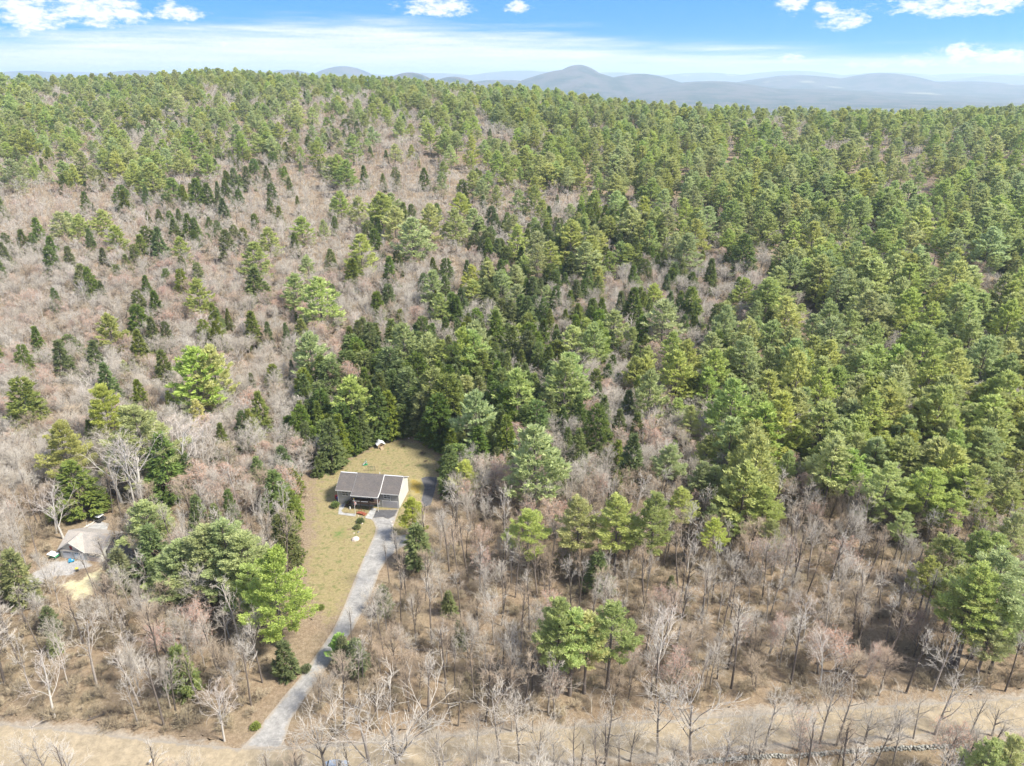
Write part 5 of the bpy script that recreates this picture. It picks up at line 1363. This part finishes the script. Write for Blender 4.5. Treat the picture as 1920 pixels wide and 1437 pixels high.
for q, (x, y) in enumerate(edge_stones):
    src = rm[q % 4]
    o = src if q < 4 else src.copy()
    if q >= 4: COL.objects.link(o)
    o.location = gp_(x + random.uniform(-2, 2), y + random.uniform(-1.5, 1.5))
    o.rotation_euler = (0, 0, random.uniform(0, 6.28)); s = random.uniform(0.7, 1.35); o.scale = (s, s, s)
    side = 'left edge' if 600 < x < 710 else 'far edge' if x < 795 else 'right edge'
    tag(o, ('grey' if q % 4 % 3 else 'pinkish') + (' field stone lying along the ' + side + ' of the back lawn' if x > 600 else ' field stone on bare ground left of the back lawn'), 'stone', 'stones round the back lawn')
bed_stones = [(671, 985), (676, 990), (668, 993), (679, 982), (672, 998), (682, 976), (664, 1000), (672, 968), (679, 970), (685, 969), (690, 966), (736, 985), (735, 990), (737, 996), (740, 1001), (734, 979)]
for q, (x, y) in enumerate(bed_stones):
    o = rm[(q + 1) % 4].copy(); COL.objects.link(o); o.location = gp_(x, y); s = random.uniform(0.45, 0.8); o.scale = (s, s, s); o.rotation_euler = (0, 0, q * 1.7)
    place_ = 'beside the red-brown footbridge' if y < 975 and x < 700 else 'edging the planting bed in the front lawn'
    tag(o, 'small stone ' + place_ if x < 700 else 'small stone edging the grass island beside the driveway', 'stone', 'stones edging the beds')
for q, (x, y, h_, lab) in enumerate(((757, 838, 0.9, 'dark low heap of twigs on the back lawn nearest the shed'), (793, 851, 0.8, 'upper of two dark twig heaps at the right of the back lawn'), (799, 866, 0.8, 'lower of two dark twig heaps at the right of the back lawn'))):
    p = at(x, y)
    o = plant('shrub', q, p.x, p.y, h_, lab, None, 2.4, color=(0.45, 0.42, 0.42)); o.name = 'twig_heap'; o['category'] = 'brush heap'  # low wide shrub meshes tinted dark
# small shed with a pale roof at the head of the back lawn
sx, sy, sz = gp_(713, 838)
SH = tag(empty('garden_shed', (sx, sy, sz), math.radians(28)), 'small shed with pale metal roof at the back of the lawn', 'shed')
MB().box(-1.15, 1.15, -1.2, 1.2, 0, 1.5).build('wall', WOOD_TAN, SH)
MB().prism([(-1.15, 1.5), (1.15, 1.5), (0, 2.25)], 'y', -1.19, 1.19).build('gable', WOOD_TAN, SH)
MB().prism([(-1.45, 1.35), (0, 2.35), (0, 2.43), (-1.5, 1.42)], 'y', -1.55, 1.55).build('roof', METAL_WHITE, SH)
MB().prism([(1.45, 1.35), (0.006, 2.35), (0.006, 2.43), (1.5, 1.42)], 'y', -1.55, 1.55).build('roof', METAL_WHITE, SH)
MB().box(-0.45, 0.45, -1.25, -1.203, 0.1, 1.4).build('door', WOOD_DARK, SH)
MB().prism([(-1.25, 0.05), (-2.6, 0.05), (-1.25, 0.75)], 'x', -0.5, 0.5).build('ramp', WOOD_TAN, SH)
# child's slide
sx, sy, sz = gp_(685, 872)
SL = tag(empty('play_slide', (sx, sy, sz), 0.3), 'green and white toddler slide on the back lawn', 'slide')
MB().box(-0.75, 0.75, -0.5, 0.5, 0.0, 0.28).build('base', PL_GREEN, SL, bevel=0.06)
MB().prism([(-0.9, 0.25), (-0.6, 0.22), (0.35, 1.35), (0.35, 1.5)], 'y', -0.3, 0.3).build('chute', WHITE, SL)
MB().box(0.3, 0.42, -0.42, -0.30, 0.28, 2.1).box(0.3, 0.42, 0.30, 0.42, 0.28, 2.1).build('side_post', PL_GREEN, SL)
lad = MB()
for q in range(4): lad.box(0.42, 0.5, -0.3, 0.3, 0.4 + q * 0.3, 0.48 + q * 0.3)
lad.build('ladder', WHITE, SL)
# dark goal frame behind the house
sx, sy, sz = gp_(697, 884)
GF = tag(empty('goal_frame', (sx, sy, sz), math.radians(-6)), 'thin dark goal frame standing just behind the grey house', 'goal')
for xx in (-1.15, 1.15): MB().tube((xx, 0, -0.1), (xx, 0, 1.9), 0.06, 0.06, 6).build('post', DARK, GF)
MB().tube((-1.15, 0, 1.9), (1.15, 0, 1.9), 0.05, 0.05, 6).build('crossbar', DARK, GF)
net = MB()
for q in range(9): net.tube((-1.1 + q * 0.275, 0.05, 1.85), (-1.1 + q * 0.275, 0.9, 0.05), 0.012, 0.012, 3)
for q in range(6): net.tube((-1.1, 0.05 + 0.17 * q, 1.85 - 0.36 * q), (1.1, 0.05 + 0.17 * q, 1.85 - 0.36 * q), 0.012, 0.012, 3)
net.build('net', SHUTTER, GF)
# flagpole with a furled flag
sx, sy, sz = gp_(666.5, 966)
FP = tag(empty('flagpole', (sx, sy, sz)), 'white flagpole with a hanging flag before the deck', 'flagpole')
MB().tube((0, 0, -0.1), (0, 0, 5.6), 0.07, 0.045, 8).build('pole', WHITE, FP)
MB().tube((0, 0, 5.6), (0, 0, 5.75), 0.09, 0.03, 8).build('finial', PL_YELLOW, FP)
fm = noise_mat('flag_cloth', (0.45, 0.10, 0.09), (0.66, 0.60, 0.58), 3.0, lo=0.42, hi=0.55)
fl_ = MB()
for q in range(5):
    a0 = 0.08 + 0.09 * q; yy = 0.07 * (1 if q % 2 else -1)
    fl_.prism([(a0, yy), (a0 + 0.10, -yy), (a0 + 0.10, -yy + 0.02), (a0, yy + 0.02)], 'z', 3.3 + 0.10 * q, 4.7 - 0.05 * q)
fl_.build('flag', fm, FP)
# low red-brown footbridge in the planting bed
sx, sy, sz = gp_(678, 964)
FB = tag(empty('garden_footbridge', (sx, sy, sz), math.radians(-24)), 'low red-brown garden footbridge beside the flagpole', 'footbridge')
for q in range(12):
    a = -1.5 + q * 0.255; zz = 0.45 - 0.16 * ((a + 0.12) ** 2) 
    MB().box(a, a + 0.225, -0.55, 0.55, zz, zz + 0.06).build('plank', WOOD_RED, FB)
for yy in (-0.6, 0.55):
    rb = MB()
    for q in range(12):
        a = -1.5 + q * 0.255; zz = 0.40 - 0.16 * ((a + 0.12) ** 2)
        rb.box(a, a + 0.255, yy, yy + 0.05, zz - 0.12, zz)
        rb.box(a, a + 0.255, yy, yy + 0.05, zz + 0.62, zz + 0.70)
        if q % 4 == 0 or q == 11: rb.box(a + 0.09, a + 0.16, yy, yy + 0.05, zz, zz + 0.62)
    rb.build('railing', WOOD_RED, FB)
# bins at the left corner of the house
for (x, y, m, lab) in ((634, 939, PL_NAVY, 'blue bin at the left corner of the grey house'), (631, 935, PL_RED, 'red bin at the left corner of the grey house')):
    b_ = tag(empty('wheeled_bin', gp_(x, y), 0.2), lab, 'bin')
    MB().prism([(-0.32, 0.08), (0.32, 0.08), (0.38, 1.05), (-0.38, 1.05)], 'y', -0.35, 0.35).build('body', m, b_)
    MB().box(-0.42, 0.42, -0.42, 0.42, 1.053, 1.14).build('lid', m, b_)
    for yy in (-0.3, 0.3): MB().tube((-0.3, yy - 0.05, 0.1), (-0.3, yy + 0.05, 0.1), 0.1, 0.1, 10).build('wheel', RUBBER, b_)
# little statue in the bed
S_ = tag(empty('garden_statue', gp_(656.5, 955)), 'small pale garden statue in the bed before the deck', 'statue')
MB().box(-0.22, 0.22, -0.22, 0.22, 0, 0.25).build('plinth', STONE_PINK, S_)
blob(77, 0.2, 0.18, 0.35, WHITE, 'figure', S_, (0, 0, 0.43)); blob(78, 0.12, 0.12, 0.14, WHITE, 'head', S_, (0, 0, 0.82))
# leafy bushes by the house
def bush(px, py, h, w, lab, mat):
    rng = np.random.default_rng(int(px * 7 + py))
    n = 230
    d = unit(rng.normal(0, 1, (n, 3))); d[:, 2] = np.abs(d[:, 2])
    r = rng.uniform(0.45, 1.0, n)[:, None]
    C = d * r * np.array([w, w, h * 0.62]) + np.array([0, 0, h * 0.35])
    v, f = tufts(C, d + np.array([0, 0, 0.3]), np.full(n, 0.34), np.full(n, 0.2), 7, 0.5, rng)
    o = tag(empty('garden_bush', gp_(px, py)), lab, 'bush')
    link('foliage', np_mesh('bush_foliage', v, f, [mat]), o)
    sg = MB()
    for q in range(6):
        a = q * 1.05; sg.tube((0.05 * math.cos(a), 0.05 * math.sin(a), -0.1), (w * 0.6 * math.cos(a), w * 0.6 * math.sin(a), h * 0.7), 0.03, 0.012, 4)
    sg.build('stems', BARK_DARK, o)
bush(629, 951, 1.7, 1.25, 'dark rounded bush at the left end of the grey house', NEEDLE_CEDAR)
bush(656, 945, 1.6, 1.2, 'green bush at the foot of the deck stair', NEEDLE_HEM)
bush(676, 980, 1.2, 1.0, 'tawny bush at the top of the front lawn bed', NEEDLE_CEDAR)
bush(670, 991, 1.0, 0.9, 'low brownish bush in the front lawn bed', NEEDLE_CEDAR)
bush(602, 1142, 0.9, 0.7, 'small dark bush in the lower lawn', NEEDLE_HEM)
bush(575, 1258, 1.3, 1.0, 'olive bush at the left edge of the driveway', NEEDLE_CEDAR)
bush(480, 1365, 0.9, 0.8, 'small green bush beside the mouth of the driveway', NEEDLE_HEM)
# ------------------------------------------------------------------ things round the tan-roofed house
sx, sy, sz = gp_(102, 1047)
UT = tag(empty('utility_trailer', (sx, sy, sz), math.radians(-15)), 'white covered utility trailer parked left of the garage doors', 'trailer')
MB().box(-1.3, 1.3, -0.8, 0.8, 0.55, 0.75).build('bed', DARK, UT)
MB().prism([(-1.3, 1.55), (1.3, 1.35), (1.3, 1.42), (-1.3, 1.62)], 'y', -0.85, 0.85).build('cover', METAL_WHITE, UT)
MB().box(-1.25, 1.25, -0.78, 0.78, 0.753, 1.34).build('side', PL_GREEN, UT)
for yy in (-0.9, 0.82): MB().tube((0.2, yy, 0.35), (0.2, yy + 0.1, 0.35), 0.35, 0.35, 14).build('wheel', RUBBER, UT)
MB().tube((-1.3, 0, 0.6), (-2.4, 0, 0.5), 0.05, 0.05, 6).build('drawbar', DARK, UT)
sx, sy, sz = gp_(134, 1054)
KT = tag(empty('toy_car', (sx, sy, sz), 0.5), 'turquoise ride-on toy before the garage doors', 'toy')
MB().prism([(-0.7, 0.15), (0.7, 0.15), (0.72, 0.45), (0.25, 0.55), (0.05, 0.95), (-0.5, 0.95), (-0.7, 0.5)], 'y', -0.4, 0.4).build('body', PL_BLUE, KT, bevel=0.04)
for xx in (-0.45, 0.45):
    for yy in (-0.45, 0.37): MB().tube((xx, yy, 0.17), (xx, yy + 0.08, 0.17), 0.17, 0.17, 10).build('wheel', RUBBER, KT)
MB().box(-0.1, 0.35, -0.3, 0.3, 0.56, 0.64).build('seat', WHITE, KT)
sx, sy, sz = gp_(145, 1071)
BR = tag(empty('barrel', (sx, sy, sz)), 'barrel with yellow lid at the corner of the gravel drive', 'barrel')
MB().tube((0, 0, 0), (0, 0, 0.85), 0.38, 0.38, 14).build('drum', DARK, BR)
MB().tube((0, 0, 0.853), (0, 0, 0.95), 0.44, 0.38, 14).build('lid', PL_YELLOW, BR)
sx, sy, sz = gp_(190, 977)
GC = tag(empty('utility_cart', (sx, sy, sz), math.radians(70)), 'dark utility cart with white roof behind the tan-roofed house', 'cart')
MB().prism([(-1.3, 0.35), (1.3, 0.35), (1.35, 0.75), (0.6, 0.9), (0.3, 0.55), (-0.4, 0.55), (-0.5, 0.95), (-1.3, 0.95)], 'y', -0.65, 0.65).build('body', DARK, GC)
MB().box(-1.1, 0.75, -0.75, 0.75, 1.9, 1.98).build('roof', METAL_WHITE, GC, bevel=0.03)
for xx in (-1.0, 0.65):
    for yy in (-0.65, 0.6): MB().box(xx, xx + 0.05, yy, yy + 0.05, 0.8, 1.9).build('roof_post', DARK, GC)
for xx in (-0.85, 0.9):
    for yy in (-0.72, 0.6): MB().tube((xx, yy, 0.3), (xx, yy + 0.14, 0.3), 0.3, 0.3, 12).build('wheel', RUBBER, GC)
def log_(px0, py0, px1, py1, r, lab, mat):
    a, b = at(px0, py0), at(px1, py1)
    c = (a + b) / 2
    o = tag(empty('fallen_log', (c.x, c.y, float(terrain(c.x, c.y)))), lab, 'log')
    d = (b - a) / 2
    MB().tube((-d.x, -d.y, r * 0.8), (d.x, d.y, r * 0.8), r, r * 0.7, 7).build('stem', mat, o)
    st_ = MB()
    for q in range(5):
        t = -0.7 + 0.35 * q
        st_.tube((d.x * t, d.y * t, r), (d.x * t + random.uniform(-1, 1), d.y * t + random.uniform(-1, 1), r + random.uniform(0.4, 1.2)), r * 0.3, 0.02, 4)
    st_.build('branch_stubs', mat, o)
log_(155, 992, 196, 968, 0.16, 'pale log behind the tan-roofed house', BARK_PALE)
log_(162, 990, 202, 970, 0.14, 'darker log beside the pale one behind the tan-roofed house', BARK_GREY)
log_(60, 1365, 95, 1345, 0.2, 'grey log fallen by the road at the far left', BARK_GREY)
log_(165, 1352, 210, 1335, 0.22, 'dark log fallen above the road at the left', BARK_DARK)
log_(1290, 1210, 1330, 1190, 0.16, 'grey log lying right of the isolated pine trio', BARK_GREY)
log_(1530, 1245, 1590, 1230, 0.18, 'dark log lying in the lower right woods', BARK_DARK)
log_(760, 1215, 820, 1225, 0.15, 'thin brown log lying right of the driveway', BARK_DARK)
# ------------------------------------------------------------------ old stone walls: a row of piled field stones each
def stone_wall(pix, lab, h=0.75, w=0.8, seed=5):
    rng = np.random.default_rng(seed)
    pts = [at(x, y) for x, y in pix]
    o = tag(empty('stone_wall', pts[len(pts) // 2]), lab, 'stone wall')
    base = pts[len(pts) // 2]
    bm = bmesh.new()
    for a, b in zip(pts[:-1], pts[1:]):
        ln = (b - a).length; n = max(1, int(ln / 0.42))
        for q in range(n):
            for lay in range(3):
                for sd in (-1, 1):
                    if lay == 2 and sd > 0: continue
                    p = a + (b - a) * ((q + rng.uniform(0, 1)) / n)
                    nrm_ = Vector((-(b - a).y, (b - a).x, 0)).normalized()
                    p = p + nrm_ * (sd * w * 0.25 * (1 if lay < 2 else 0.3) + rng.normal(0, 0.08)) - base
                    if rng.random() < 0.12: continue
                    g = bmesh.ops.create_icosphere(bm, subdivisions=1, radius=1.0)
                    sc = Vector((rng.uniform(0.22, 0.42), rng.uniform(0.18, 0.34), rng.uniform(0.14, 0.24)))
                    mt = Matrix.Translation((p.x, p.y, float(terrain(p.x + base.x, p.y + base.y)) - base.z + 0.12 + lay * h / 3)) @ Matrix.Rotation(rng.uniform(0, 6.28), 4, 'Z') @ Matrix.Rotation(rng.normal(0, 0.25), 4, 'X') @ Matrix.Diagonal((*sc, 1))
                    for v in g['verts']:
                        v.co = mt @ (v.co * (1 + rng.normal(0, 0.07)))
    me = bpy.data.meshes.new('stones'); bm.to_mesh(me); bm.free(); me.materials.append(STONE)
    s = link('stones', me, o); s['kind'] = 'stuff'
stone_wall([(1225, 1440), (1300, 1432), (1380, 1425), (1450, 1419), (1480, 1421), (1560, 1413), (1640, 1407), (1720, 1404), (1800, 1400)], 'old grey stone wall along the near side of the dirt road', seed=5)
stone_wall([(300, 955), (318, 946), (338, 932), (352, 922), (364, 914)], 'short dark stone wall behind the pines between the houses', seed=6)
# ------------------------------------------------------------------ the parked car, cut by the bottom edge
sx, sy, sz = gp_(631, 1441)
CA = tag(empty('parked_car', (sx, sy, 0.05), math.radians(4)), 'silver-blue car on the dirt road at the bottom edge', 'car')
prof = [(-2.15, 0.35), (2.15, 0.35), (2.2, 0.72), (1.9, 0.88), (1.05, 0.98), (-1.75, 1.0), (-2.15, 0.9)]
MB().prism(prof, 'y', -0.86, 0.86).build('body', CAR_BLUE, CA, bevel=0.07)
cab = MB()
lo_ = [(-1.7, -0.78), (1.0, -0.78), (1.0, 0.78), (-1.7, 0.78)]; hi_ = [(-1.25, -0.62), (0.35, -0.62), (0.35, 0.62), (-1.25, 0.62)]
cab.add([(x, y, 0.985) for x, y in lo_] + [(x, y, 1.46) for x, y in hi_], [(3, 2, 1, 0), (4, 5, 6, 7), (0, 1, 5, 4), (1, 2, 6, 5), (2, 3, 7, 6), (3, 0, 4, 7)])
cab.build('windows', GLASS, CA)
MB().box(-1.3, 0.40, -0.66, 0.66, 1.455, 1.53).build('roof', CAR_BLUE, CA, bevel=0.035)
for (x0, x1) in ((1.02, 0.37), (-1.72, -1.27), (-0.42, -0.42)):
    for sy_ in (-1, 1):
        MB().tube((x0, 0.785 * sy_, 0.97), (x1, 0.635 * sy_, 1.47), 0.045, 0.045, 5).build('pillar', CAR_BLUE, CA)
for xx in (-1.35, 1.35):
    for yy in (-0.9, 0.72):
        w_ = MB().tube((xx, yy, 0.33), (xx, yy + 0.18, 0.33), 0.33, 0.33, 16).build('wheel', RUBBER, CA)
        MB().tube((xx, yy - 0.01, 0.33), (xx, yy + 0.19, 0.33), 0.2, 0.2, 12).build('rim', METAL_WHITE, w_)
for yy in (-0.7, 0.5):
    MB().box(2.12, 2.23, yy, yy + 0.2, 0.62, 0.76).build('headlight', WHITE, CA)
    MB().box(-2.2, -2.1, yy, yy + 0.2, 0.68, 0.84).build('tail_light', PL_RED, CA)
# roadside post with a white box
MX = tag(empty('mailbox', gp_(284, 1436), 0.0), 'white mailbox on a post by the dirt road', 'mailbox')
MB().box(-0.06, 0.06, -0.06, 0.06, -0.2, 1.1).build('post', WOOD_TAN, MX)
MB().prism([(-0.15, 1.1), (0.15, 1.1), (0.15, 1.3), (0.09, 1.4), (-0.09, 1.4), (-0.15, 1.3)], 'y', -0.3, 0.3).build('box', WHITE, MX)
MB().box(0.152, 0.17, -0.1, 0.0, 1.25, 1.45).build('signal', PL_NAVY, MX)
# ------------------------------------------------------------------ the hazy air round it all
hz = MB().box(-33500, 33500, -5200, 33500, float(GZ.min()) - 1.5, max(float(GZ.max()), CZ) + 45)
hm = bpy.data.materials.new('haze'); hm.use_nodes = True
hn = hm.node_tree.nodes; hn.clear()
ho = hn.new('ShaderNodeOutputMaterial'); pv = hn.new('ShaderNodeVolumePrincipled')
pv.inputs['Color'].default_value = (0.66, 0.84, 1.0, 1)
pv.inputs['Density'].default_value = 0.000068
pv.inputs['Anisotropy'].default_value = 0.2
hm.node_tree.links.new(pv.outputs[0], ho.inputs['Volume'])
haze = hz.build('haze', hm)
tag(haze, 'pale haze in the air over the valley and hills', 'haze', kind='stuff')
